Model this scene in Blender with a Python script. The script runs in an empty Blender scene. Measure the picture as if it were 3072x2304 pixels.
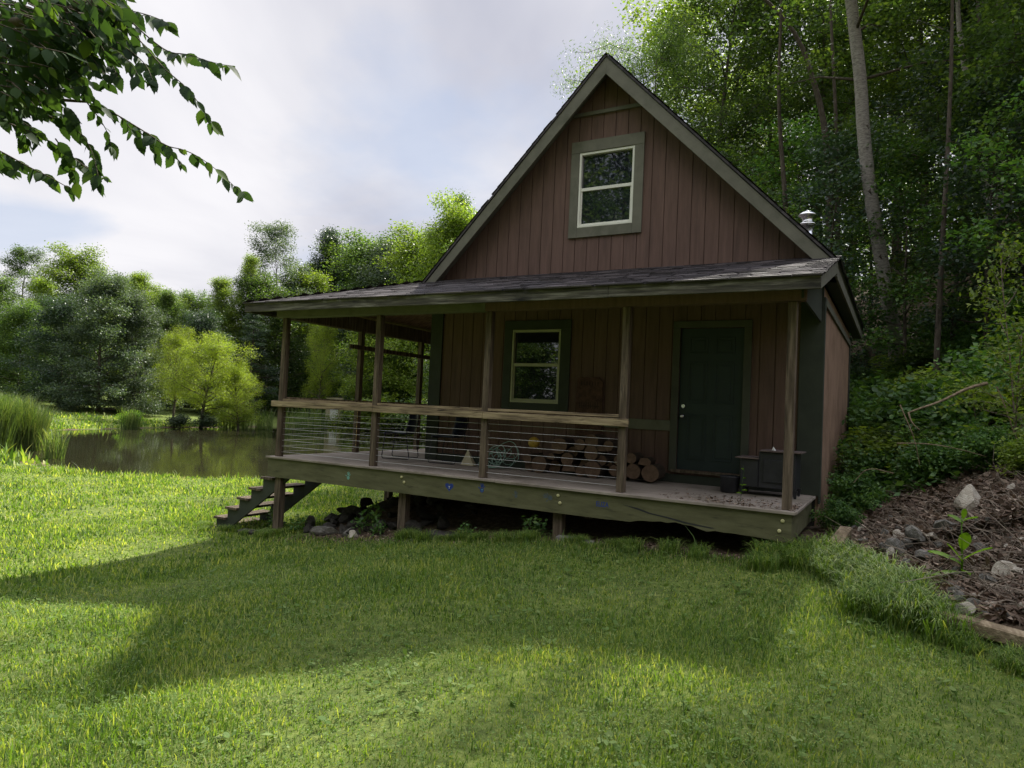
import bpy, math, random
import numpy as np
from mathutils import Vector, Matrix

S = bpy.context.scene
COL = S.collection
rnd = random.Random(7)
nr = np.random.default_rng(11)

# ------------------------------------------------------------------ camera
CAM = np.array([8.888, -7.846, 0.946])
RV = np.array([0.87135, 0.48841, 0.04685]); UV = np.array([-0.02321, -0.05435, 0.99825]); FV = np.array([-0.49011, 0.87092, 0.03602])
cd = bpy.data.cameras.new('camera'); cam = bpy.data.objects.new('camera', cd); COL.objects.link(cam)
cd.sensor_width = 36; cd.lens = 2060.8 / 3072 * 36; cd.clip_start = 0.05; cd.clip_end = 2000
cam.matrix_world = Matrix(((RV[0], UV[0], -FV[0], CAM[0]), (RV[1], UV[1], -FV[1], CAM[1]), (RV[2], UV[2], -FV[2], CAM[2]), (0, 0, 0, 1)))
S.camera = cam

# ------------------------------------------------------------------ light
SUN = Vector((0.01, 0.70, 0.71)).normalized()
ld = bpy.data.lights.new('sun', 'SUN'); ld.energy = 5.0; ld.angle = math.radians(1.3); ld.color = (1.0, 0.95, 0.84)
lo = bpy.data.objects.new('sun', ld); COL.objects.link(lo); lo.location = (0, 0, 40)
lo.rotation_euler = SUN.to_track_quat('Z', 'Y').to_euler()
S.view_settings.view_transform = 'Standard'; S.view_settings.look = 'None'
S.view_settings.exposure = 1.42; S.view_settings.gamma = 1.0
cy = S.cycles
cy.max_bounces = 6; cy.diffuse_bounces = 3; cy.glossy_bounces = 3; cy.transmission_bounces = 4; cy.transparent_max_bounces = 6
cy.caustics_reflective = False; cy.caustics_refractive = False
cy.use_denoising = True; cy.denoising_prefilter = 'NONE'

W = bpy.data.worlds.new('World'); S.world = W; W.use_nodes = True
nt = W.node_tree; nt.nodes.clear()
def N(nt, t, **k):
    n = nt.nodes.new(t)
    for a, b in k.items(): setattr(n, a, b)
    return n
def L(nt, a, b): nt.links.new(a, b)
wo = N(nt, 'ShaderNodeOutputWorld'); bg = N(nt, 'ShaderNodeBackground'); bg.inputs[1].default_value = 0.045
sk = N(nt, 'ShaderNodeTexSky', sky_type='NISHITA', sun_disc=False, sun_elevation=math.asin(SUN.z), sun_rotation=math.atan2(SUN.x, SUN.y) % (2 * math.pi))
tc = N(nt, 'ShaderNodeTexCoord'); sp = N(nt, 'ShaderNodeSeparateXYZ'); L(nt, tc.outputs['Generated'], sp.inputs[0])
za = N(nt, 'ShaderNodeMath', operation='ADD'); za.inputs[1].default_value = 0.22; L(nt, sp.outputs[2], za.inputs[0])
zm = N(nt, 'ShaderNodeMath', operation='MAXIMUM'); zm.inputs[1].default_value = 0.05; L(nt, za.outputs[0], zm.inputs[0])
dx = N(nt, 'ShaderNodeMath', operation='DIVIDE'); dy = N(nt, 'ShaderNodeMath', operation='DIVIDE')
L(nt, sp.outputs[0], dx.inputs[0]); L(nt, zm.outputs[0], dx.inputs[1]); L(nt, sp.outputs[1], dy.inputs[0]); L(nt, zm.outputs[0], dy.inputs[1])
cb = N(nt, 'ShaderNodeCombineXYZ'); L(nt, dx.outputs[0], cb.inputs[0]); L(nt, dy.outputs[0], cb.inputs[1])
n1 = N(nt, 'ShaderNodeTexNoise'); n1.inputs['Scale'].default_value = 1.15; n1.inputs['Detail'].default_value = 7; n1.inputs['Roughness'].default_value = 0.52; n1.inputs['Distortion'].default_value = 0.35
L(nt, cb.outputs[0], n1.inputs['Vector'])
n2 = N(nt, 'ShaderNodeTexNoise'); n2.inputs['Scale'].default_value = 0.8; n2.inputs['Detail'].default_value = 6; n2.inputs['Distortion'].default_value = 0.6; L(nt, cb.outputs[0], n2.inputs['Vector'])
r1 = N(nt, 'ShaderNodeMapRange'); r1.inputs[1].default_value = 0.36; r1.inputs[2].default_value = 0.50; r1.inputs[3].default_value = 0.5; r1.inputs[4].default_value = 1.0; L(nt, n1.outputs[0], r1.inputs[0])
cr = N(nt, 'ShaderNodeValToRGB'); L(nt, n2.outputs[0], cr.inputs[0])
cr.color_ramp.elements[0].position = 0.38; cr.color_ramp.elements[0].color = (4.8, 4.9, 5.7, 1)
cr.color_ramp.elements[1].position = 0.62; cr.color_ramp.elements[1].color = (7.9, 7.8, 8.1, 1)
blu = N(nt, 'ShaderNodeMix', data_type='RGBA'); blu.inputs[0].default_value = 0.75; L(nt, sk.outputs[0], blu.inputs[6]); blu.inputs[7].default_value = (4.2, 5.2, 7.2, 1)
mx = N(nt, 'ShaderNodeMix', data_type='RGBA'); L(nt, r1.outputs[0], mx.inputs[0]); L(nt, blu.outputs[2], mx.inputs[6]); L(nt, cr.outputs[0], mx.inputs[7])
zb = N(nt, 'ShaderNodeMapRange'); zb.inputs[1].default_value = 0.56; zb.inputs[2].default_value = 0.80; zb.inputs[3].default_value = 1.0; zb.inputs[4].default_value = 2.8; L(nt, sp.outputs[2], zb.inputs[0])   # overhead sky boosted to lift the shade, like thin cloud round the hidden sun
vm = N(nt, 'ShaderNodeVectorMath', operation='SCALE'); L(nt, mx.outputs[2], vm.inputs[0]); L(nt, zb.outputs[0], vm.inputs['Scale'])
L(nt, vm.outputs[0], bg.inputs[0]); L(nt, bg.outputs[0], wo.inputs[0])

# ------------------------------------------------------------------ helpers
def ray(px, py): return FV + RV * (px - 1536) / 2060.8 - UV * (py - 1152) / 2060.8
def at(px, py, D): return CAM + ray(px, py) * D

def tag(o, label=None, cat=None, group=None, kind=None):
    if label: o['label'] = label
    if cat: o['category'] = cat
    if group: o['group'] = group
    if kind: o['kind'] = kind
    return o
def empty(name, loc=(0, 0, 0), label=None, cat=None, group=None):
    o = bpy.data.objects.new(name, None); COL.objects.link(o); o.location = loc; o.empty_display_size = 0.2
    return tag(o, label, cat, group)
def link_mesh(name, me, mat, parent=None, local=False):
    o = bpy.data.objects.new(name, me); COL.objects.link(o)
    if mat is not None and len(me.materials) == 0: me.materials.append(mat)
    if parent is not None:
        o.parent = parent
        if not local:
            p = parent; off = Vector((0, 0, 0))
            while p is not None: off += Vector(p.location); p = p.parent
            o.location = -off
    return o
def mesh_np(name, v, f, tint=None, smooth=False, extra=None):
    """v (n,3), f (m,k) all faces with k corners, or list of such arrays"""
    me = bpy.data.meshes.new(name)
    fl = f if isinstance(f, list) else [f]
    nl = sum(a.size for a in fl); nf = sum(len(a) for a in fl)
    me.vertices.add(len(v)); me.vertices.foreach_set('co', np.asarray(v, np.float32).ravel())
    me.loops.add(nl); me.loops.foreach_set('vertex_index', np.concatenate([a.ravel() for a in fl]).astype(np.int32))
    me.polygons.add(nf)
    tot = np.concatenate([np.full(len(a), a.shape[1]) for a in fl]); st = np.concatenate([[0], np.cumsum(tot)[:-1]])
    me.polygons.foreach_set('loop_start', st.astype(np.int32)); me.polygons.foreach_set('loop_total', tot.astype(np.int32))
    if smooth: me.polygons.foreach_set('use_smooth', np.ones(nf, bool))
    me.update(calc_edges=True)
    if tint is not None:
        a = me.attributes.new('tint', 'FLOAT', 'POINT'); a.data.foreach_set('value', np.asarray(tint, np.float32))
    return me
class MB:
    def __init__(s): s.v = []; s.f = []; s.sm = []
    def add(s, vs, fs, smooth=False):
        b = len(s.v); s.v += [tuple(map(float, p)) for p in vs]; s.f += [tuple(b + i for i in f) for f in fs]; s.sm += [smooth] * len(fs); return s
    def box(s, x0, x1, y0, y1, z0, z1):
        return s.add([(x, y, z) for z in (z0, z1) for y in (y0, y1) for x in (x0, x1)], [(0, 2, 3, 1), (4, 5, 7, 6), (0, 1, 5, 4), (2, 6, 7, 3), (0, 4, 6, 2), (1, 3, 7, 5)])
    def prism(s, poly, axis, a, b):
        n = len(poly)
        def P(p, t): return (t, p[0], p[1]) if axis == 'x' else (p[0], t, p[1]) if axis == 'y' else (p[0], p[1], t)
        return s.add([P(p, a) for p in poly] + [P(p, b) for p in poly], [tuple(range(n - 1, -1, -1)), tuple(range(n, 2 * n))] + [(i, (i + 1) % n, n + (i + 1) % n, n + i) for i in range(n)])
    def bar(s, p, q, w, h, up=(0, 0, 1)):
        p = Vector(p); q = Vector(q); d = (q - p).normalized(); u = Vector(up); sd = d.cross(u).normalized(); u = sd.cross(d)
        vs = [c + sd * (i * w / 2) + u * (j * h / 2) for c in (p, q) for j in (-1, 1) for i in (-1, 1)]
        return s.add(vs, [(0, 2, 3, 1), (4, 5, 7, 6), (0, 1, 5, 4), (2, 6, 7, 3), (0, 4, 6, 2), (1, 3, 7, 5)])
    def tube(s, pts, rad, n=6, cap=True, smooth=True):
        pts = [Vector(p) for p in pts]; m = len(pts); rad = [rad] * m if isinstance(rad, (int, float)) else rad
        vs = []; pu = None
        for i, p in enumerate(pts):
            d = (pts[min(i + 1, m - 1)] - pts[max(i - 1, 0)])
            if d.length < 1e-9: d = Vector((0, 0, 1))
            d.normalize()
            u = pu if pu is not None else (Vector((0, 0, 1)) if abs(d.z) < 0.9 else Vector((1, 0, 0)))
            u = (u - d * u.dot(d));
            if u.length < 1e-6: u = d.orthogonal()
            u.normalize(); pu = u; w = d.cross(u)
            vs += [p + (u * math.cos(2 * math.pi * k / n) + w * math.sin(2 * math.pi * k / n)) * rad[i] for k in range(n)]
        fs = [(i * n + k, i * n + (k + 1) % n, (i + 1) * n + (k + 1) % n, (i + 1) * n + k) for i in range(m - 1) for k in range(n)]
        s.add(vs, fs, smooth)
        if cap: b = len(s.v) - m * n; s.f += [tuple(b + k for k in range(n - 1, -1, -1)), tuple(b + (m - 1) * n + k for k in range(n))]; s.sm += [False, False]
        return s
    def lathe(s, c, prof, n=16, smooth=True):
        vs = [(c[0] + r * math.cos(2 * math.pi * k / n), c[1] + r * math.sin(2 * math.pi * k / n), c[2] + z) for r, z in prof for k in range(n)]
        m = len(prof)
        fs = [(i * n + k, i * n + (k + 1) % n, (i + 1) * n + (k + 1) % n, (i + 1) * n + k) for i in range(m - 1) for k in range(n)]
        s.add(vs, fs, smooth); b = len(s.v) - m * n
        s.f += [tuple(b + k for k in range(n - 1, -1, -1)), tuple(b + (m - 1) * n + k for k in range(n))]; s.sm += [False, False]
        return s
    def build(s, name, mat, parent=None, bevel=0, local=False):
        me = bpy.data.meshes.new(name); me.from_pydata(s.v, [], s.f); me.polygons.foreach_set('use_smooth', s.sm); me.update()
        o = link_mesh(name, me, mat, parent, local)
        if bevel:
            m = o.modifiers.new('bevel', 'BEVEL'); m.width = bevel; m.segments = 1; m.limit_method = 'ANGLE'
        return o
def copy_tree(o, parent=None):
    c = o.copy(); COL.objects.link(c)
    if parent is not None: c.parent = parent
    for ch in [k for k in bpy.data.objects if k.parent is o]: copy_tree(ch, c)
    return c

# ------------------------------------------------------------------ materials
def newmat(name):
    m = bpy.data.materials.new(name); m.use_nodes = True; t = m.node_tree; t.nodes.clear()
    out = N(t, 'ShaderNodeOutputMaterial'); return m, t, out
def ramp(t, fac, cols):
    r = N(t, 'ShaderNodeValToRGB'); e = r.color_ramp.elements
    while len(e) < len(cols): e.new(0.5)
    for i, (p, c) in enumerate(cols): e[i].position = p; e[i].color = (*c, 1)
    L(t, fac, r.inputs[0]); return r.outputs[0]
def coord(t, scale=(1, 1, 1), kind='Object'):
    tc = N(t, 'ShaderNodeTexCoord'); mp = N(t, 'ShaderNodeMapping'); mp.inputs['Scale'].default_value = scale; L(t, tc.outputs[kind], mp.inputs[0]); return mp.outputs[0]
def noise(t, vec, sc, det=5, ro=0.55, dist=0):
    n = N(t, 'ShaderNodeTexNoise'); n.inputs['Scale'].default_value = sc; n.inputs['Detail'].default_value = det; n.inputs['Roughness'].default_value = ro; n.inputs['Distortion'].default_value = dist
    L(t, vec, n.inputs['Vector']); return n.outputs[0]
def mixc(t, fac, a, b, mode='MIX'):
    m = N(t, 'ShaderNodeMix', data_type='RGBA', blend_type=mode)
    for i, x in ((0, fac), (6, a), (7, b)):
        if hasattr(x, 'is_output') or isinstance(x, bpy.types.NodeSocket): L(t, x, m.inputs[i])
        else: m.inputs[i].default_value = x if i == 0 else (*x, 1)
    return m.outputs[2]
def bump(t, h, st, dist=0.01):
    b = N(t, 'ShaderNodeBump'); b.inputs['Strength'].default_value = st; b.inputs['Distance'].default_value = dist; L(t, h, b.inputs['Height']); return b.outputs[0]
def surf(name, cols, sc=8, rough=0.8, spec=0.25, scale=(1, 1, 1), bst=0.4, bsc=None, bdist=0.008, metal=0, stain=None, detail=6, ramp2=None):
    """cols: ramp stops over a (stretched) noise; stain=(colour, scale, lo, hi) second layer of wear"""
    m, t, out = newmat(name); p = N(t, 'ShaderNodeBsdfPrincipled'); v = coord(t, scale)
    n = noise(t, v, sc, detail, 0.6); c = ramp(t, n, cols)
    if stain:
        sv = coord(t, stain[4] if len(stain) > 4 else (1, 1, 1)); s = noise(t, sv, stain[1], 7, 0.65)
        r = N(t, 'ShaderNodeMapRange'); r.inputs[1].default_value = stain[2]; r.inputs[2].default_value = stain[3]; L(t, s, r.inputs[0])
        c = mixc(t, r.outputs[0], c, stain[0])
    L(t, c, p.inputs['Base Color']); p.inputs['Roughness'].default_value = rough; p.inputs['Specular IOR Level'].default_value = spec; p.inputs['Metallic'].default_value = metal
    if bst:
        b = noise(t, v, bsc or sc * 3, 5, 0.6); L(t, bump(t, b, bst, bdist), p.inputs['Normal'])
    L(t, p.outputs[0], out.inputs[0]); return m
def leafmat(name, c1, c2, c3, trans=0.45, rough=0.5, spec=0.35, tcol=None, objvar=0.25):
    m, t, out = newmat(name)
    at_ = N(t, 'ShaderNodeAttribute', attribute_name='tint')
    c = ramp(t, at_.outputs['Fac'], [(0.0, c1), (0.55, c2), (1.0, c3)])
    oi = N(t, 'ShaderNodeObjectInfo'); r = N(t, 'ShaderNodeMapRange'); r.inputs[3].default_value = 1 - objvar; r.inputs[4].default_value = 1 + objvar; L(t, oi.outputs['Random'], r.inputs[0])
    hs = N(t, 'ShaderNodeHueSaturation'); L(t, r.outputs[0], hs.inputs['Value']); L(t, c, hs.inputs['Color'])
    p = N(t, 'ShaderNodeBsdfPrincipled'); L(t, hs.outputs[0], p.inputs['Base Color']); p.inputs['Roughness'].default_value = rough; p.inputs['Specular IOR Level'].default_value = spec
    tr = N(t, 'ShaderNodeBsdfTranslucent')
    tm = mixc(t, 1.0, hs.outputs[0], tcol or (1.5, 1.6, 0.55), 'MULTIPLY'); L(t, tm, tr.inputs[0])
    mx = N(t, 'ShaderNodeMixShader'); mx.inputs[0].default_value = trans; L(t, p.outputs[0], mx.inputs[1]); L(t, tr.outputs[0], mx.inputs[2]); L(t, mx.outputs[0], out.inputs[0])
    return m

WOODS = (1, 14, 14)
M = {}
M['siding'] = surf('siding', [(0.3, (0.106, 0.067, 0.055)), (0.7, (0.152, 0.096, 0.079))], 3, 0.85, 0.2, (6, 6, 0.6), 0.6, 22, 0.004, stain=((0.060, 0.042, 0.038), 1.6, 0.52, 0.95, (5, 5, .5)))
M['siding_side_lit'] = surf('siding_side_lit', [(0.3, (0.24, 0.155, 0.105)), (0.7, (0.33, 0.215, 0.15))], 3, 0.85, 0.2, (6, 6, 0.6), 0.5, 22, 0.004, stain=((0.13, 0.08, 0.05), 1.5, 0.45, 0.8))  # siding lightened in colour, standing in for light on the side wall
M['green'] = surf('green_paint', [(0.3, (0.105, 0.103, 0.078)), (0.7, (0.150, 0.146, 0.112))], 4, 0.7, 0.3, (1, 1, 1), 0.3, 30, 0.003, stain=((0.07, 0.075, 0.05), 3, 0.5, 0.8))
M['green_dark'] = surf('dark_green_paint', [(0.3, (0.030, 0.036, 0.027)), (0.7, (0.044, 0.052, 0.038))], 4, 0.7, 0.3, (1, 1, 1), 0.3, 30, 0.003)
M['rim'] = surf('rim_paint', [(0.25, (0.068, 0.066, 0.032)), (0.5, (0.104, 0.102, 0.050)), (0.75, (0.142, 0.138, 0.076))], 2.2, 0.75, 0.3, (1, 3, 5), 0.5, 9, 0.004, stain=((0.045, 0.045, 0.022), 5, 0.56, 0.70, (0.6, 1, 4)))
M['fascia'] = surf('fascia', [(0.3, (0.030, 0.028, 0.024)), (0.5, (0.085, 0.080, 0.062)), (0.72, (0.24, 0.23, 0.19))], 2.4, 0.85, 0.2, (0.8, 4, 12), 0.8, 8, 0.006, stain=((0.012, 0.012, 0.012), 1.6, 0.50, 0.66, (0.5, 1, 3)))
M['deck'] = surf('deck_wood', [(0.3, (0.16, 0.135, 0.11)), (0.6, (0.29, 0.25, 0.21)), (0.8, (0.40, 0.36, 0.31))], 2.5, 0.85, 0.2, (0.6, 14, 1), 0.5, 10, 0.004, stain=((0.10, 0.085, 0.055), 1.2, 0.5, 0.75))
def woodpost(name, a, b, c):
    return surf(name, [(0.3, a), (0.5, b), (0.72, c)], 3.2, 0.85, 0.2, (9, 9, 0.7), 0.9, 7, 0.005, stain=((0.03, 0.025, 0.02), 2.2, 0.58, 0.72, (8, 8, 0.8)))
M['post'] = woodpost('post_wood', (0.040, 0.030, 0.021), (0.105, 0.080, 0.056), (0.20, 0.155, 0.112))
M['rail'] = surf('rail_wood', [(0.3, (0.07, 0.05, 0.035)), (0.5, (0.26, 0.20, 0.125)), (0.7, (0.42, 0.335, 0.21))], 2.0, 0.8, 0.2, (0.9, 10, 12), 0.7, 8, 0.004, stain=((0.035, 0.025, 0.018), 3.5, 0.56, 0.68, (0.7, 5, 6)))
M['osb'] = surf('osb_sheathing', [(0.35, (0.10, 0.055, 0.035)), (0.5, (0.17, 0.105, 0.065)), (0.65, (0.26, 0.17, 0.11))], 9, 0.8, 0.3, (1, 3, 1), 0.4, 20, 0.003)
M['green_shaded'] = surf('door_trim_shaded_paint', [(0.3, (0.055, 0.058, 0.045)), (0.7, (0.078, 0.080, 0.062))], 4, 0.7, 0.3, (1, 1, 1), 0.3, 30, 0.003)  # trim green darkened in colour to stand in for the porch shade
M['vinyl'] = surf('vinyl', [(0.3, (0.62, 0.62, 0.54)), (0.7, (0.72, 0.72, 0.64))], 5, 0.45, 0.5, bst=0)
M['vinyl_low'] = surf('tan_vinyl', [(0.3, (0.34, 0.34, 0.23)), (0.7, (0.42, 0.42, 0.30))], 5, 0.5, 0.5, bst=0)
M['door'] = surf('door_paint', [(0.3, (0.013, 0.024, 0.027)), (0.7, (0.020, 0.034, 0.036))], 3, 0.5, 0.4, bst=0.1)
M['steel'] = surf('steel', [(0.3, (0.55, 0.55, 0.55)), (0.7, (0.75, 0.75, 0.74))], 4, 0.22, 0.5, bst=0, metal=1)
M['wire'] = surf('cable_steel', [(0.3, (0.42, 0.42, 0.42)), (0.7, (0.6, 0.6, 0.6))], 4, 0.5, 0.5, bst=0, metal=0.3)
M['bolt'] = surf('bolt_head', [(0.3, (0.40, 0.38, 0.18)), (0.7, (0.55, 0.52, 0.28))], 20, 0.6, 0.4, bst=0)
M['iron'] = surf('black_iron', [(0.3, (0.012, 0.013, 0.016)), (0.7, (0.028, 0.028, 0.032))], 6, 0.5, 0.4, bst=0.3)
M['iron_top'] = surf('rusted_iron', [(0.3, (0.07, 0.05, 0.045)), (0.7, (0.16, 0.12, 0.11))], 6, 0.6, 0.4, bst=0.3)
M['navy'] = surf('navy_plastic', [(0.3, (0.012, 0.018, 0.034)), (0.7, (0.018, 0.026, 0.045))], 6, 0.4, 0.4, bst=0.1)
M['pale_green'] = surf('pale_green_plastic', [(0.3, (0.26, 0.36, 0.24)), (0.7, (0.36, 0.46, 0.32))], 6, 0.5, 0.4, bst=0.1)
M['cream'] = surf('cream_board', [(0.3, (0.34, 0.30, 0.19)), (0.7, (0.46, 0.41, 0.28))], 5, 0.7, 0.3, bst=0.3)
M['hose'] = surf('hose_rubber', [(0.3, (0.16, 0.28, 0.22)), (0.7, (0.26, 0.38, 0.32))], 5, 0.5, 0.4, bst=0)
M['yellow'] = surf('yellow_vinyl', [(0.3, (0.28, 0.18, 0.02)), (0.7, (0.38, 0.25, 0.04))], 5, 0.5, 0.4, bst=0)
M['bark_log'] = surf('log_bark', [(0.3, (0.03, 0.023, 0.018)), (0.7, (0.075, 0.058, 0.042))], 7, 0.9, 0.1, (1, 0.3, 1), 1, 14, 0.01)
M['log_end'] = surf('log_end', [(0.3, (0.075, 0.048, 0.032)), (0.7, (0.15, 0.10, 0.068))], 12, 0.9, 0.1, bst=0.5)
M['rusty'] = surf('rusty_sheet', [(0.3, (0.045, 0.022, 0.016)), (0.7, (0.11, 0.055, 0.038))], 16, 0.8, 0.3, bst=0.7)
M['rusty_mark'] = surf('rusty_marking', [(0.3, (0.025, 0.014, 0.012)), (0.7, (0.045, 0.025, 0.02))], 16, 0.8, 0.3, bst=0)
M['stone'] = surf('stone', [(0.25, (0.085, 0.078, 0.066)), (0.55, (0.18, 0.17, 0.15)), (0.8, (0.32, 0.31, 0.285))], 4, 0.85, 0.25, bst=1.0, bsc=16, bdist=0.02, stain=((0.07, 0.065, 0.04), 3, 0.5, 0.7))
M['stone_pale'] = surf('pale_stone', [(0.25, (0.30, 0.26, 0.20)), (0.8, (0.52, 0.48, 0.40))], 4, 0.85, 0.25, bst=0.8, bsc=16, bdist=0.02)
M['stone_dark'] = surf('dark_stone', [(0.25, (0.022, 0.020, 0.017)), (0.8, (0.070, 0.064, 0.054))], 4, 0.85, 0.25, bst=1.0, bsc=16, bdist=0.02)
M['timber'] = surf('landscape_timber', [(0.3, (0.10, 0.075, 0.048)), (0.55, (0.22, 0.17, 0.11)), (0.75, (0.33, 0.27, 0.18))], 3, 0.9, 0.1, (8, 1, 8), 0.9, 9, 0.01, stain=((0.07, 0.07, 0.03), 3, 0.55, 0.75))
M['bark_pale'] = surf('pale_bark', [(0.30, (0.13, 0.115, 0.10)), (0.5, (0.27, 0.245, 0.215)), (0.75, (0.38, 0.355, 0.315))], 4, 0.85, 0.2, (3, 3, 9), 0.8, 6, 0.02, stain=((0.05, 0.042, 0.035), 2.6, 0.60, 0.68, (2, 2, 10)))
M['bark'] = surf('bark', [(0.3, (0.045, 0.036, 0.027)), (0.7, (0.125, 0.105, 0.082))], 6, 0.9, 0.1, (3, 3, 0.8), 1.0, 9, 0.02)
M['twig'] = surf('dry_twig', [(0.3, (0.07, 0.055, 0.042)), (0.7, (0.26, 0.215, 0.165))], 3, 0.9, 0.1, bst=0)
M['foundation'] = surf('foundation_block', [(0.3, (0.03, 0.03, 0.028)), (0.7, (0.06, 0.058, 0.052))], 6, 0.9, 0.1, bst=0.6)
M['blue_paint'] = surf('blue_handprint_paint', [(0.3, (0.012, 0.028, 0.17)), (0.7, (0.025, 0.06, 0.26))], 30, 0.6, 0.3, bst=0)
M['teal_paint'] = surf('teal_handprint_paint', [(0.3, (0.12, 0.30, 0.25)), (0.7, (0.18, 0.38, 0.32))], 30, 0.6, 0.3, bst=0)
M['faded_paint'] = surf('faded_handprint_paint', [(0.3, (0.06, 0.078, 0.085)), (0.7, (0.085, 0.105, 0.115))], 30, 0.6, 0.3, bst=0)
M['white_paint'] = surf('white_paint', [(0.3, (0.6, 0.6, 0.56)), (0.7, (0.75, 0.75, 0.72))], 6, 0.6, 0.3, bst=0.1)
M['tan_paint'] = surf('tan_panel', [(0.3, (0.36, 0.31, 0.2)), (0.7, (0.5, 0.44, 0.3))], 3, 0.7, 0.3, bst=0.2)
M['lens_bulb'] = surf('amber_bulb', [(0.3, (0.7, 0.4, 0.12)), (0.7, (0.9, 0.6, 0.2))], 6, 0.3, 0.5, bst=0)
# glass: dark room behind a reflecting pane
def glass(name, base, rough):
    m, t, out = newmat(name); p = N(t, 'ShaderNodeBsdfPrincipled'); p.inputs['Base Color'].default_value = (*base, 1); p.inputs['Roughness'].default_value = rough
    p.inputs['IOR'].default_value = 1.6; p.inputs['Coat Weight'].default_value = 1.0; p.inputs['Coat Roughness'].default_value = 0.01; p.inputs['Coat IOR'].default_value = 1.7
    v = coord(t, (1, 1, 1)); L(t, bump(t, noise(t, v, 1.2, 1), 0.03, 0.02), p.inputs['Coat Normal']); L(t, p.outputs[0], out.inputs[0]); return m
M['glass'] = glass('window_glass', (0.010, 0.013, 0.018), 0.03)
# shingles
def shingle():
    m, t, out = newmat('shingles'); p = N(t, 'ShaderNodeBsdfPrincipled'); v = coord(t, (1, 1, 1), 'UV')
    b = N(t, 'ShaderNodeTexBrick'); b.offset = 0.5; b.inputs['Scale'].default_value = 1.0; b.inputs['Brick Width'].default_value = 0.31; b.inputs['Row Height'].default_value = 0.143; b.inputs['Mortar Size'].default_value = 0.006; b.inputs['Mortar Smooth'].default_value = 0.1; b.inputs['Bias'].default_value = 0.0
    b.inputs['Color1'].default_value = (0.022, 0.019, 0.021, 1); b.inputs['Color2'].default_value = (0.085, 0.074, 0.078, 1); b.inputs['Mortar'].default_value = (0.012, 0.011, 0.011, 1)
    L(t, v, b.inputs['Vector']); n = noise(t, v, 60, 3); c = mixc(t, 0.35, b.outputs[0], ramp(t, n, [(0.3, (0.03, 0.028, 0.028)), (0.7, (0.085, 0.078, 0.078))]), 'MIX')
    n2 = noise(t, v, 1.3, 5); c = mixc(t, 0.5, c, ramp(t, n2, [(0.3, (0.35, 0.33, 0.33)), (0.7, (1.0, 0.95, 0.92))]), 'MULTIPLY')
    L(t, c, p.inputs['Base Color']); p.inputs['Roughness'].default_value = 0.75; p.inputs['Specular IOR Level'].default_value = 0.35
    # course steps as height
    s = N(t, 'ShaderNodeSeparateXYZ'); L(t, v, s.inputs[0]); d = N(t, 'ShaderNodeMath', operation='DIVIDE'); d.inputs[1].default_value = 0.143; L(t, s.outputs[1], d.inputs[0])
    fr = N(t, 'ShaderNodeMath', operation='FRACT'); L(t, d.outputs[0], fr.inputs[0]); inv = N(t, 'ShaderNodeMath', operation='SUBTRACT'); inv.inputs[0].default_value = 1; L(t, fr.outputs[0], inv.inputs[1])
    ad = N(t, 'ShaderNodeMath', operation='ADD'); L(t, inv.outputs[0], ad.inputs[0]); L(t, n, ad.inputs[1])
    L(t, bump(t, ad.outputs[0], 0.9, 0.012), p.inputs['Normal']); L(t, p.outputs[0], out.inputs[0]); return m
M['shingle'] = shingle()
def tabs():
    m, t, out = newmat('shingle_tabs'); p = N(t, 'ShaderNodeBsdfPrincipled'); a = N(t, 'ShaderNodeAttribute', attribute_name='tint'); v = coord(t)
    c = ramp(t, a.outputs['Fac'], [(0.0, (0.030, 0.026, 0.028)), (0.5, (0.060, 0.052, 0.056)), (1.0, (0.115, 0.100, 0.104))])
    c = mixc(t, .6, c, ramp(t, noise(t, v, 90, 3), [(.3, (.4, .4, .4)), (.7, (1.5, 1.5, 1.5))]), 'MULTIPLY'); c = mixc(t, .6, c, ramp(t, noise(t, v, 1.6, 5), [(.3, (.5, .5, .52)), (.7, (1.2, 1.15, 1.12))]), 'MULTIPLY')
    L(t, c, p.inputs['Base Color']); p.inputs['Roughness'].default_value = .7; p.inputs['Specular IOR Level'].default_value = .3; L(t, bump(t, noise(t, v, 160, 2), .5, .003), p.inputs['Normal']); L(t, p.outputs[0], out.inputs[0]); return m
M['tabs'] = tabs()
# leaves
M['leaf_forest'] = leafmat('forest_leaves', (0.036, 0.066, 0.026), (0.068, 0.115, 0.034), (0.14, 0.19, 0.045), 0.48)
M['leaf_bright'] = leafmat('bright_leaves', (0.090, 0.145, 0.026), (0.150, 0.215, 0.036), (0.25, 0.30, 0.055), 0.45)
M['leaf_dark'] = leafmat('dark_leaves', (0.024, 0.048, 0.032), (0.042, 0.078, 0.045), (0.075, 0.115, 0.060), 0.3, 0.45, 0.5)
M['leaf_grey'] = leafmat('grey_green_leaves', (0.050, 0.080, 0.055), (0.085, 0.125, 0.078), (0.15, 0.19, 0.13), 0.35, 0.5, 0.35)
M['leaf_willow'] = leafmat('willow_leaves', (0.12, 0.17, 0.020), (0.20, 0.26, 0.028), (0.30, 0.34, 0.045), 0.5)
M['leaf_elm'] = leafmat('elm_leaves', (0.020, 0.040, 0.020), (0.034, 0.066, 0.022), (0.095, 0.15, 0.024), 0.34, 0.65, 0.12, objvar=0)
M['leaf_shrub'] = leafmat('shrub_leaves', (0.045, 0.105, 0.032), (0.080, 0.165, 0.042), (0.155, 0.25, 0.055), 0.38)
M['leaf_lime'] = leafmat('lime_leaves', (0.13, 0.24, 0.02), (0.20, 0.34, 0.03), (0.28, 0.42, 0.05), 0.5)
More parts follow.
